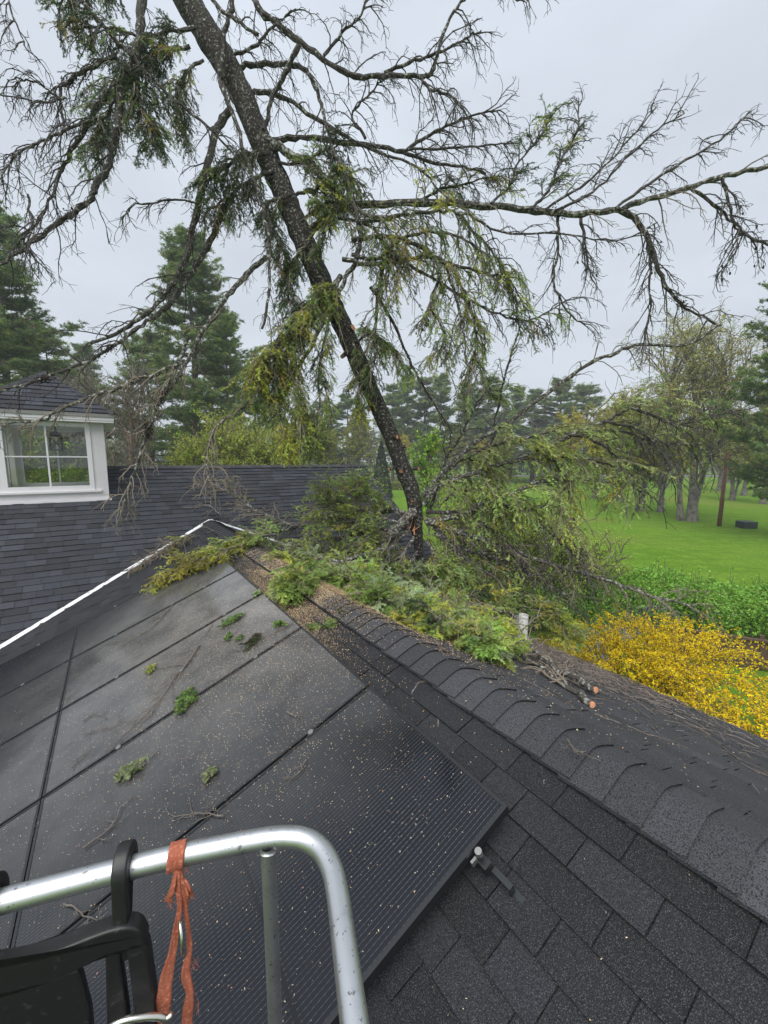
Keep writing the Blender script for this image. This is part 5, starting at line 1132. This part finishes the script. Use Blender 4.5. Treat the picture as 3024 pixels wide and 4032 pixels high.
def pine(m, h0, px, Yd, top, label, wd=1.0, rot=0.0):
    s = (gh(top, Yd) - gz(gx(px, Yd), Yd)) / h0; return place_tree('pine_tree', m, gloc(px, Yd), (s * wd, s * wd, s), rot, label, 'pine', GP)
pine(pA, 22, 38, 31, 500, 'tall dark pine at the left edge, behind the cupola roof', 1.2, .6)
pine(pA, 22, -70, 26, 560, 'dark pine cut by the left edge of the photo', 1.05, 2.5)
pine(pB, 24, 430, 38, 548, 'largest pine, rising behind the middle of the far roof', 1.22, .2)
pine(pB, 24, 500, 47, 690, 'pine half hidden on the right side of the largest pine', .85, 3.1)
pine(pD, 20, 330, 46, 735, 'broad pine low on the left side of the largest pine', 1.25, 1.2)
pine(pA, 22, 200, 58, 760, 'distant pine right above the cupola eave', 1.1, 4.2)
pine(pD, 20, 120, 45, 745, 'bushy pine directly behind the cupola peak', 1.3, 5.0)
pine(pD, 20, 555, 62, 832, 'shorter pine left of the yellow-green curtain of needles', 1.1, .9)
for k, (px, top, m, h0, wd, l) in enumerate([(648, 880, pC, 22, 1.0, 'far pine seen below the curtain of yellow-green needles'), (700, 868, pD, 20, 1.0, 'far pine right behind the thin roadside pole'), (752, 860, pC, 22, 1.0, 'far pine just left of the leaning trunk'), (848, 842, pC, 22, .9, 'far pine touching the right side of the leaning trunk'),
        (880, 826, pE, 21, .9, 'pointed far pine, first of the clump right of the trunk'), (915, 830, pC, 22, .85, 'far pine in the middle of the clump right of the trunk'), (950, 826, pE, 21, 1.0, 'far pine with the sharp tip at the right end of the clump'), (1015, 846, pD, 20, 1.0, 'far pine at the left of the gap of sky'), (1050, 838, pC, 22, 1.1, 'far pine behind the long rising limb'),
        (1105, 842, pD, 20, 1.0, 'far pine right of the long rising limb'), (1150, 848, pE, 21, 1.2, 'slender far pine before the wide one'), (1205, 825, pB, 24, 1.15, 'wide far pine with flat spreading branches over the yellow tree'), (1262, 842, pD, 20, 1.2, 'last far pine of the row, beside the yellow tree')]):
    pine(m, h0, px, 88 + (k * 37 % 11), top - (k * 53 % 17) + 6, l, wd * (1.25 + .1 * (k % 3)), k * 1.3)
pine(pB, 24, 1712, 26, 470, 'dark pine at the right edge of the photo', .92, 1.0)
pine(pC, 22, 1640, 80, 880, 'small far pine behind the right-hand yellow tree', 1.0, 2.0)
# arborvitae
def cone_shrub(seed, h, rad):
    r = np.random.default_rng(seed); n = 5200; z = r.random(n) ** 1.25; a = r.random(n) * 6.283; rr2 = rad * (1 - z) ** .8 * (.75 + .3 * np.sqrt(r.random(n))) + .03
    C = np.stack([rr2 * np.cos(a), rr2 * np.sin(a), z * h], -1); ml = MB(); quads(ml, C, r.uniform(.15, .4, n), np.array((.03, .055, .022)) * r.uniform(.5, 1.6, (n, 1)), aspect=.5, flat=0)
    mt = MB(); tubes(mt, [[(0, 0, 0), (0, 0, h * .5), (0, 0, h * .9)]], h * .02, .02, 7); a_, b_ = mt.mesh('trunk'), ml.mesh('crown'); a_.materials.append(M['pinebark']); b_.materials.append(M['needle']); return a_, b_
ab = cone_shrub(5, 7, 1.5)
place_tree('evergreen_tree', ab, gloc(824, 56), (1.0, 1.0, 1.1), 0, 'dense dark conical evergreen at the end of the far roof', 'evergreen', 'dark conical evergreens')
place_tree('evergreen_tree', ab, gloc(735, 62), (1.2, 1.2, .85), 2, 'low dark conical evergreen under the wires behind the far roof', 'evergreen', 'dark conical evergreens')
place_tree('evergreen_tree', ab, gloc(655, 64), (1.2, 1.2, .8), 4, 'dark conical evergreen peeping over the far ridge left of the pole', 'evergreen', 'dark conical evergreens')
# deciduous trees
def broad_mesh(seed, h, spread_, nlimb, leaves, lcol, lsize, trunks=((0, 0, 0, 0),), tr=.3, fork=.3, bark='greybark', droop=.02, leaft=.5, twl=1.0, twn=(8, 6)):
    global rng; keep = rng; rng = np.random.default_rng(seed); r = rng; mt = MB(); tw = MB(); limbs = []
    for tk, (tx, ty, lx, ly) in enumerate(trunks):
        zz = np.linspace(0, 1, 9); Pt = np.stack([tx + lx * zz + .06 * np.sin(zz * 5 + seed), ty + ly * zz, zz * h * .82], -1)
        Rt = np.interp(zz, [0, .04, .3, 1], [tr * 1.35, tr, tr * .75, .03]) * (1 if tk == 0 else .62); tubes(mt, Pt, 0, 0, 11, R=Rt[None], jit=.04)
        limbs.append(kids(Pt, nlimb, (spread_ * .6, spread_ * 1.15), t0=fork, t1=.97, droop=-.04, up=.55, noise=.10, K=8, flat=.4, spread=(.45, .95), lenpow=.45, curl=.03))
    L1 = np.concatenate(limbs); tubes(mt, L1, tr * .30, .02, 6)
    L2 = kids(L1, twn[0], (spread_ * .18, spread_ * .5), t0=.2, droop=droop, up=.2, noise=.14, K=6, flat=.5); tubes(tw, L2, .03, .010, 4)
    L3 = kids(L2, twn[1], (.3 * twl, .9 * twl), t0=.15, droop=droop * 2, up=.1, noise=.16, K=4, flat=.6); tubes(tw, L3, .011, .006, 3)
    ml = MB(); i = r.integers(0, len(L3), leaves); k = r.random(leaves); j = (k * 2.99).astype(int); f = (k * 2.99 - j)[:, None]
    C = L3[i, j] * (1 - f) + L3[i, j + 1] * f + r.normal(0, .06, (leaves, 3)); base = np.array(lcol) * r.uniform(.6, 1.4, (len(L3), 1)) * (1 + r.normal(0, .07, (len(L3), 3)))
    quads(ml, C, r.uniform(lsize * .6, lsize * 1.3, leaves), base[i] * r.uniform(.8, 1.2, (leaves, 1)), aspect=.8)
    rng = keep; a, b, c = mt.mesh('trunk', smooth=True), tw.mesh('twigs'), ml.mesh('crown'); a.materials.append(M[bark]); b.materials.append(M['grey_twig']); c.materials.append(M['leaf']); return a, b, c
TN = ('trunk', 'twigs', 'crown')
bigt = broad_mesh(31, 15.5, 6.6, 24, 42000, (.44, .44, .15), .13, trunks=((0, 0, -.8, .2), (-.75, .3, -1.6, .3), (.1, .35, 2.2, 0)), tr=.36, fork=.22, twl=1.5, twn=(7, 6), droop=.05)
place_tree('broadleaf_tree', bigt, gloc(1508, 33.5), 1.0, 0, 'big three-stemmed lawn tree with grey trunks and thin budding crown', 'tree', 'budding trees on the lawn', TN)
smt = broad_mesh(32, 10.5, 5.0, 20, 30000, (.40, .40, .10), .16, trunks=((0, 0, .4, 0), (-.2, .1, -1.9, .3)), tr=.24, fork=.16, droop=.10)
place_tree('broadleaf_tree', smt, gloc(1392, 40), 1.0, 0, 'two-stemmed small tree with one leaning stem on the lawn', 'tree', 'budding trees on the lawn', TN)
smt2 = broad_mesh(33, 11, 5.2, 20, 30000, (.42, .41, .09), .16, tr=.28, fork=.18, droop=.10)
place_tree('broadleaf_tree', smt2, gloc(1345, 47), 1.0, 1, 'straight single-stemmed tree, leftmost on the lawn', 'tree', 'budding trees on the lawn', TN)
place_tree('broadleaf_tree', smt2, gloc(1436, 39), (.9, .9, .82), 4, 'short straight tree just left of the big three-stemmed one', 'tree', 'budding trees on the lawn', TN)
place_tree('broadleaf_tree', smt2, gloc(1290, 52), (1, 1, .95), 2.2, 'spring-green tree at the left end of the lawn trees, behind the hanging green limbs', 'tree', 'budding trees on the lawn', TN)
place_tree('broadleaf_tree', smt, gloc(1590, 50), (1, 1, .9), 3.6, 'spring-green tree behind the wooden pole and the green box', 'tree', 'budding trees on the lawn', TN)
yel = broad_mesh(34, 12, 5.0, 22, 26000, (.48, .42, .04), .21, tr=.3, fork=.2, droop=.03)
place_tree('broadleaf_tree', yel, gloc(1228, 62), (1, 1, .92), 0, 'rounded yellow-leaved tree under the wide far pine', 'tree', 'yellow-green trees across the lawn', TN)
place_tree('broadleaf_tree', yel, gloc(1615, 58), (.95, .95, .85), 2, 'yellow-orange tree behind the slanted wooden post', 'tree', 'yellow-green trees across the lawn', TN)
place_tree('broadleaf_tree', yel, gloc(1300, 66), (1, 1, .8), 4, 'yellow-green tree to the right of the rounded yellow one', 'tree', 'yellow-green trees across the lawn', TN)
olv = broad_mesh(35, 11, 4.6, 20, 22000, (.30, .32, .07), .21, tr=.28, fork=.2, droop=.03)
place_tree('broadleaf_tree', olv, gloc(1560, 66), (1.1, 1.1, 1.05), 1, 'olive tree filling the gap behind the big lawn tree', 'tree', 'yellow-green trees across the lawn', TN)
place_tree('broadleaf_tree', olv, gloc(1440, 72), (1.1, 1.1, .95), 3, 'olive tree behind the two-stemmed lawn tree', 'tree', 'yellow-green trees across the lawn', TN)
place_tree('broadleaf_tree', olv, gloc(1660, 46), (1, 1, .9), 5, 'olive tree at the right edge beyond the green box', 'tree', 'yellow-green trees across the lawn', TN)
place_tree('broadleaf_tree', olv, gloc(770, 70), (1.1, 1.1, 1.15), 2, 'hazy olive tree behind the wires, left of the leaning trunk', 'tree', 'yellow-green trees across the lawn', TN)
place_tree('broadleaf_tree', olv, gloc(700, 52), (1, 1, .82), 0, 'olive tree right behind the far ridge and the pole', 'tree', 'yellow-green trees across the lawn', TN)
place_tree('broadleaf_tree', olv, gloc(630, 56), (1, 1, .75), 4, 'olive tree behind the far ridge under the needle curtain', 'tree', 'yellow-green trees across the lawn', TN)
place_tree('broadleaf_tree', olv, gloc(1080, 74), (1.1, 1.1, .85), 1.5, 'olive tree under the far pines seen through the lower limbs', 'tree', 'yellow-green trees across the lawn', TN)
for k, (px, Yd, s_, l) in enumerate(((868, 84, .75, 'olive tree low behind the sapling under the pointed far pine'), (985, 86, .8, 'pale olive tree in the dip between the far pine clumps'), (1040, 80, .7, 'low olive tree under the long rising limb'), (1165, 82, .85, 'olive tree left of the rounded yellow tree'), (1345, 84, .9, 'olive tree behind the straight lawn tree'), (1500, 90, 1.0, 'olive tree far behind the big lawn tree'), (1580, 84, .95, 'olive tree right behind the wooden pole'))):
    place_tree('broadleaf_tree', olv if k % 2 else yel, gloc(px, Yd), (s_ * 1.2, s_ * 1.2, s_), k * 1.1, l, 'tree', 'yellow-green trees across the lawn', TN)
sap = broad_mesh(36, 6.4, 2.0, 14, 5200, (.27, .45, .05), .14, tr=.09, fork=.2, droop=.03, twl=.8)
place_tree('broadleaf_tree', sap, gloc(930, 20.5), 1.0, 0, 'fresh light green sapling right behind the leaning trunk', 'tree', None, TN)
shb = broad_mesh(37, 6.8, 3.0, 16, 24000, (.38, .44, .07), .13, trunks=((0, 0, -.6, 0), (.4, .2, .9, .2), (-.3, .3, .1, .6)), tr=.10, fork=.12, droop=.03, twl=.9)
for px, Yd, s, l in ((25, 23, .95, 'yellow-green shrub seen through the left panes of the cupola window'), (100, 24, 1.0, 'yellow-green shrub seen through the right panes of the cupola window'), (472, 25, 1.02, 'tall yellow-green shrub over the middle of the far ridge'), (545, 24, .93, 'yellow-green shrub right of the tallest one over the far ridge'), (405, 24, .86, 'lowest yellow-green shrub near the lichen bough'), (605, 26, .90, 'yellow-green shrub at the right end of the row behind the far ridge')):
    place_tree('tall_shrub', shb, gloc(px, Yd), s, px * .37, l, 'shrub', 'yellow-green shrubs behind the far roof', TN)
bir = broad_mesh(38, 11, 2.4, 20, 500, (.22, .2, .07), .1, trunks=((0, 0, -.9, 0), (.35, .1, .5, .2), (-.2, .3, 1.4, .3)), tr=.13, fork=.3, bark='pinkbark', twl=1.2, twn=(5, 4))
place_tree('birch_tree', bir, gloc(250, 20), (1, 1, .95), 0, 'leafless birch clump with pinkish peeling stems beside the cupola', 'birch', 'bare pink-stemmed birches', TN)
place_tree('birch_tree', bir, gloc(165, 24), (1, 1, 1.0), 2, 'leafless birch with pinkish stems above the cupola roof', 'birch', 'bare pink-stemmed birches', TN)
bar = broad_mesh(39, 15, 4.2, 22, 200, (.2, .2, .07), .1, tr=.16, fork=.35, twl=1.3, twn=(6, 5))
place_tree('bare_tree', bar, gloc(195, 44), (1, 1, 1.05), 0, 'grey leafless tree between the left pine and the largest pine', 'tree', 'bare grey trees', TN)
place_tree('bare_tree', bar, gloc(800, 78), (1, 1, .75), 2, 'grey leafless tree behind the leaning trunk', 'tree', 'bare grey trees', TN)
place_tree('bare_tree', bar, gloc(1640, 60), (1, 1, .9), 1, 'grey leafless tree at the far right above the yellow tree', 'tree', 'bare grey trees', TN)
# bare shrubs budding light green, beyond the right eave
bsh = broad_mesh(40, 4.2, 1.9, 9, 9000, (.42, .54, .07), .065, trunks=((0, 0, -.5, 0), (.25, .1, .7, .2), (-.2, .2, -.1, .5), (.1, -.2, .3, -.4)), tr=.04, fork=.10, droop=.03, twl=.6, twn=(5, 5))
for px, Yd, s, l in ((1010, 11.5, .95, 'twiggy shrub with pale green buds left of the others behind the heap'), (1110, 10.6, .86, 'twiggy budding shrub straight behind the white vent pipe'), (1215, 11.0, .80, 'twiggy budding shrub with its bare tips against the lawn'), (1290, 11.8, .62, 'low budding shrub at the edge of the lawn behind the yellow flowers')):
    place_tree('budding_shrub', bsh, gloc(px, Yd), s, px * .53, l, 'shrub', 'budding twiggy shrubs by the eave', TN)
# evergreen shrub mass by the eave and leaf hedge on the right
def leafbush(name, C, size, col, label, cat, group=None, loc=None, shoots=None, nst=40):
    col = np.array(col) * 1.6
    ml = MB(); o = empty(name, loc, label, cat, group); n = len(C)
    cl = np.array(col) * rng.uniform(.55, 1.45, (n, 1)) * (1 + rng.normal(0, .08, (n, 3))); quads(ml, C, rng.uniform(size * .6, size * 1.3, n), cl, aspect=.7)
    ml.build('leaves', M['leaf'], o)
    if shoots is not None:
        st = MB(); tubes(st, shoots, .012, .004, 4, c=(1.3, 1.2, 1)); st.build('stems', M['twig'], o)
    return o
hp = [(6.6, 12.4), (8.2, 11.9), (9.6, 11.2), (11.2, 10.6), (12.8, 10.0), (14.4, 9.4)]
for k, (hx_, hy_) in enumerate(hp[:5]):
    n = 12000; a = rng.random(n) * 6.283; el = rng.random(n) ** 1.4; h = 1.6 + .12 * math.sin(k * 2.1); rr3 = np.abs(np.sqrt(rng.random(n)) * 1.0 + .06 * rng.normal(0, 1, n)); zt_ = h * (1 - .30 * rr3 ** 2.4) * (1 + .10 * np.sin(a * 5 + k) * rr3) + .05 * np.sin(a * 11)
    z = zt_ * (1 - .8 * el ** 2.2); C = np.stack([hx_ + 1.15 * rr3 * np.cos(a), hy_ + 1.05 * rr3 * np.sin(a), z], -1)
    ns = 22; sa = rng.random(ns) * 6.283; sr = np.sqrt(rng.random(ns)) * .95; b0 = np.stack([hx_ + 1.1 * sr * np.cos(sa), hy_ + sr * np.sin(sa), np.full(ns, .15)], -1); tp_ = b0 + np.stack([rng.normal(0, .12, ns), rng.normal(0, .12, ns), h * (1 - .3 * sr ** 2.4) + rng.uniform(.0, .34, ns)], -1)
    ps = np.stack([b0, (b0 + tp_) / 2 + rng.normal(0, .04, (ns, 3)), tp_], 1); lv = np.concatenate([ps[:, 2] + (ps[:, 1] - ps[:, 2]) * t + rng.normal(0, .03, (ns, 3)) for t in np.linspace(0, .45, 9)])
    leafbush('hedge_shrub', np.concatenate([C, lv]), .085, (.165, .295, .05), ['bright green hedge shrub nearest the budding shrubs', 'bright green hedge shrub behind the yellow flower tips', 'bright green hedge shrub above the start of the low fence', 'bright green hedge shrub over the low fence', 'bright green hedge shrub cut by the right edge of the photo'][k], 'hedge', 'bright green hedge along the lawn', Vector((hx_, hy_, 0)), ps)
# dark yew-like fill below the heap
n = 7000; C = np.stack([rng.normal(3.9, .8, n), rng.normal(9.3, .8, n), rng.random(n) ** .7 * 1.9], -1)
leafbush('green_bush', C, .06, (.09, .19, .03), 'leafy green bush in the gap below the eave, left of the yellow flowers', 'bush', None, Vector((3.9, 9.3, 0)))
# forsythia
def forsythia(cx, cy, h, rad, ns, label, seed):
    o = empty('forsythia', (cx, cy, 0), label, 'flowering shrub', 'yellow forsythia bushes by the eave')
    a = rng.random(ns) * 6.283; r0 = rng.random(ns) * .35; L = rng.uniform(.75, 1.15, ns); K = 9; s = np.linspace(0, 1, K)
    ex = rad * np.sqrt(rng.random(ns)) * 1.05
    rx = r0[:, None] + ex[:, None] * s[None] ** 1.4; z = h * L[:, None] * (np.sin(s * 1.75)[None] / math.sin(1.57)) * (1 - .18 * (ex / rad)[:, None])
    P = np.stack([cx + rx * np.cos(a)[:, None], cy + rx * np.sin(a)[:, None], np.maximum(z, .02)], -1) + rng.normal(0, .03, (ns, K, 3)) * s[None, :, None]
    P[:, 0, 2] = 0; st = MB(); tubes(st, P, .010, .004, 4, c=(3.0, 2.2, 1.2)); sh = kids(P, 5, (.15, .45), t0=.35, droop=.1, up=.15, K=5, flat=.4); tubes(st, sh, .005, .003, 3, c=(2.4, 1.7, .9)); st.build('stems', M['twig'], o)
    fl = MB(); nf = 50
    for src, nn_, lo in ((P, nf, .35), (sh, 22, .0)):
        t = lo + (1 - lo) * rng.random((len(src), nn_)); x = t * (src.shape[1] - 1); i = np.minimum(x.astype(int), src.shape[1] - 2); f = (x - i)[..., None]; ii = np.arange(len(src))[:, None]
        C = (src[ii, i] * (1 - f) + src[ii, i + 1] * f).reshape(-1, 3) + rng.normal(0, .016, (len(src) * nn_, 3)); C = C[rng.random(len(C)) < .72]
        m = len(C); cl = np.array((1.0, .79, .02)) * rng.uniform(.7, 1.15, (m, 1)) * (1 + rng.normal(0, .05, (m, 3))); quads(fl, C, rng.uniform(.03, .055, m), cl, aspect=.6); quads(fl, C, rng.uniform(.03, .055, m), cl, aspect=.6)
    fl.build('flowers', M['petal'], o)
    lf = MB(); C = (P[:, 3:].reshape(-1, 3)); C = C + rng.normal(0, .05, C.shape); quads(lf, C, .07, np.tile(np.array((.16, .25, .03)), (len(C), 1)), aspect=.5); lf.build('leaves', M['leaf'], o)
    return o
forsythia(4.6, 7.3, 1.65, 1.55, 125, 'golden yellow forsythia spreading along the right eave, nearest the heap', 1)
forsythia(5.7, 7.6, 1.7, 1.25, 105, 'golden yellow forsythia between the eave and the hedge', 2)
forsythia(6.2, 5.6, 1.25, 1.6, 130, 'golden yellow forsythia cut by the right edge of the photo', 3)
# low wooden fence between forsythia and hedge
fn = empty('garden_fence', (9.0, 9.0, 0), 'low dark weathered wooden fence in front of the hedge', 'fence')
f0, f1 = Vector((7.4, 9.9, 0)), Vector((12.2, 7.6, 0)); fd = (f1 - f0).normalized(); ang = math.atan2(fd.y, fd.x); Mf = Matrix.Translation(f0) @ Matrix.Rotation(ang, 4, 'Z'); Lf = (f1 - f0).length
mb = MB(); x = 0.0
while x < Lf:
    w_ = .125; mb.box(x, x + w_, -.010 + random.uniform(-.004, .004), .010, .06, .72 + random.uniform(-.015, .015), M=Mf); x += w_ + .008
mb.build('boards', M['wood'], fn)
mb = MB(); mb.box(-.05, Lf + .05, -.055, .055, .745, .785, M=Mf); mb.box(0, Lf, .0105, .045, .2, .28, M=Mf); mb.build('rail', M['wood'], fn)
for k in range(4):
    mb = MB(); xx = k * Lf / 3; mb.box(xx - .045, xx + .045, .046, .136, 0, .86, M=Mf); mb.build('fence_post', M['wood'], fn)
# slanted post, green box, poles and wires
pl = gloc(1568, 31.1); po = empty('wooden_post', pl, 'reddish brown wooden pole standing alone on the lawn', 'pole'); mb = MB(); tubes(mb, [[pl[:], (pl + Vector((.05, 0, 2.9)))[:], (pl + Vector((.08, 0, 5.7)))[:]]], .15, .12, 12, cap=True); mb.build('shaft', M['pole'], po, smooth=True)
mb = MB(); tubes(mb, [[(pl + Vector((.05, -.14, 2.2)))[:], (pl + Vector((.06, -.14, 5.2)))[:]]], .022, .022, 6); mb.build('conduit', M['zinc'], po)
bl = gloc(1628, 30.4); bo = empty('utility_box', bl, 'squat dark green utility box on the lawn near the wooden pole', 'utility box')
mb = MB(); mb.box(bl.x - .5, bl.x + .5, bl.y - .4, bl.y + .4, bl.z - .05, bl.z + .46); mb.build('cabinet', M['greenbox'], bo)
mb = MB(); mb.add([(bl.x - .53, bl.y - .43, bl.z + .46), (bl.x + .53, bl.y - .43, bl.z + .46), (bl.x + .53, bl.y + .43, bl.z + .50), (bl.x - .53, bl.y + .43, bl.z + .50), (bl.x - .53, bl.y - .43, bl.z + .49), (bl.x + .53, bl.y - .43, bl.z + .49), (bl.x + .53, bl.y + .43, bl.z + .53), (bl.x - .53, bl.y + .43, bl.z + .53)], f4=[(3, 2, 1, 0), (4, 5, 6, 7), (0, 1, 5, 4), (1, 2, 6, 5), (2, 3, 7, 6), (3, 0, 4, 7)]); mb.build('lid', M['greenbox'], bo)
mb = MB(); mb.box(bl.x - .012, bl.x + .012, bl.y - .412, bl.y - .4005, bl.z + .05, bl.z + .42); mb.build('door_seam', M['iron'], bo)
poles = []
for px, Yd, h, l in ((703, 60, gh(893, 60), 'thin pale utility pole rising behind the far ridge'), (530, 66, gh(950, 66), 'short utility pole with a bracket above the yellow-green shrubs'), (1010, 58, gh(930, 58), 'utility pole seen through the lower hemlock limbs')):
    p = gloc(px, Yd); o = empty('utility_pole', p, l, 'utility pole', 'utility poles along the road'); mb = MB(); tubes(mb, [[p[:], (p + Vector((0, 0, h)))[:]]], .14, .10, 10, cap=True); mb.build('shaft', M['pinebark'], o); poles.append(p)
    mb = MB(); mb.box(p.x - .8, p.x + .8, p.y - .06, p.y + .06, h * .86, h * .86 + .12); mb.build('crossarm', M['wood'], o)
pa, pb_, pc = poles[1], poles[0], poles[2]
for k, (z, l) in enumerate(((6.0, 'topmost overhead wire above the far ridge'), (5.65, 'second overhead wire from the top above the far ridge'), (5.25, 'third overhead wire from the top above the far ridge'), (4.9, 'lowest overhead wire just over the far ridge'))):
    pts_ = []
    for a_, b_ in ((pa, pb_), (pb_, pc)):
        for t in np.linspace(0, 1, 9)[:-1]: q = a_ + (b_ - a_) * t; pts_.append((q.x, q.y - .15, z - 1.2 * t * (1 - t) * .35))
    mb = MB(); tubes(mb, [pts_], .028, .028, 5); o = mb.build('overhead_wire', M['wire']); tag(o, l, 'wire', 'overhead wires')
# low clipped hedge far behind the roof end
n = 5000; C = np.stack([rng.uniform(-1.2, 9, n), 68 + rng.uniform(-.6, .6, n), gz(2, 68) + rng.random(n) ** .6 * 1.3], -1)
leafbush('clipped_hedge', C, .3, (.16, .17, .045), 'long low brownish hedge across the lawn past the roof end', 'hedge', None, Vector((3, 68, 0)))
# far woods closing the horizon
n = 30000; xx = rng.uniform(-130, 170, n); hh = 13 + 2.5 * np.sin(xx * .09) + 2.5 * np.sin(xx * .23 + 1) + 2 * np.sin(xx * .71); yy = 126 + rng.uniform(-5, 5, n); zz = rng.random(n) ** .7 * hh
mb = MB(); cl = np.where((np.sin(xx * .17) + .5 * np.sin(xx * .41) > .1)[:, None], np.array((.085, .135, .06)), np.array((.22, .23, .09))) * rng.uniform(.6, 1.4, (n, 1)); quads(mb, np.stack([xx, yy, zz], -1), rng.uniform(.7, 1.8, n), cl, aspect=.7)
o = mb.build('distant_woods', M['needle']); tag(o, 'far line of woods closing the view beyond the lawn', 'woods', kind='stuff')

# thin damp air between the camera and the far woods
mb = MB(); mb.box(-150, 190, -40, 140, -1.0, 42.0); hz_ = mb.build('haze', bpy.data.materials.new('haze_air')); hz_['kind'] = 'stuff'
hm = hz_.data.materials[0]; hm.use_nodes = True; hn = hm.node_tree.nodes; hn.clear()
ho = hn.new('ShaderNodeOutputMaterial'); hv = hn.new('ShaderNodeVolumePrincipled'); hv.inputs['Color'].default_value = (.92, .95, 1, 1); hv.inputs['Density'].default_value = .0012
hm.node_tree.links.new(hv.outputs[0], ho.inputs['Volume'])
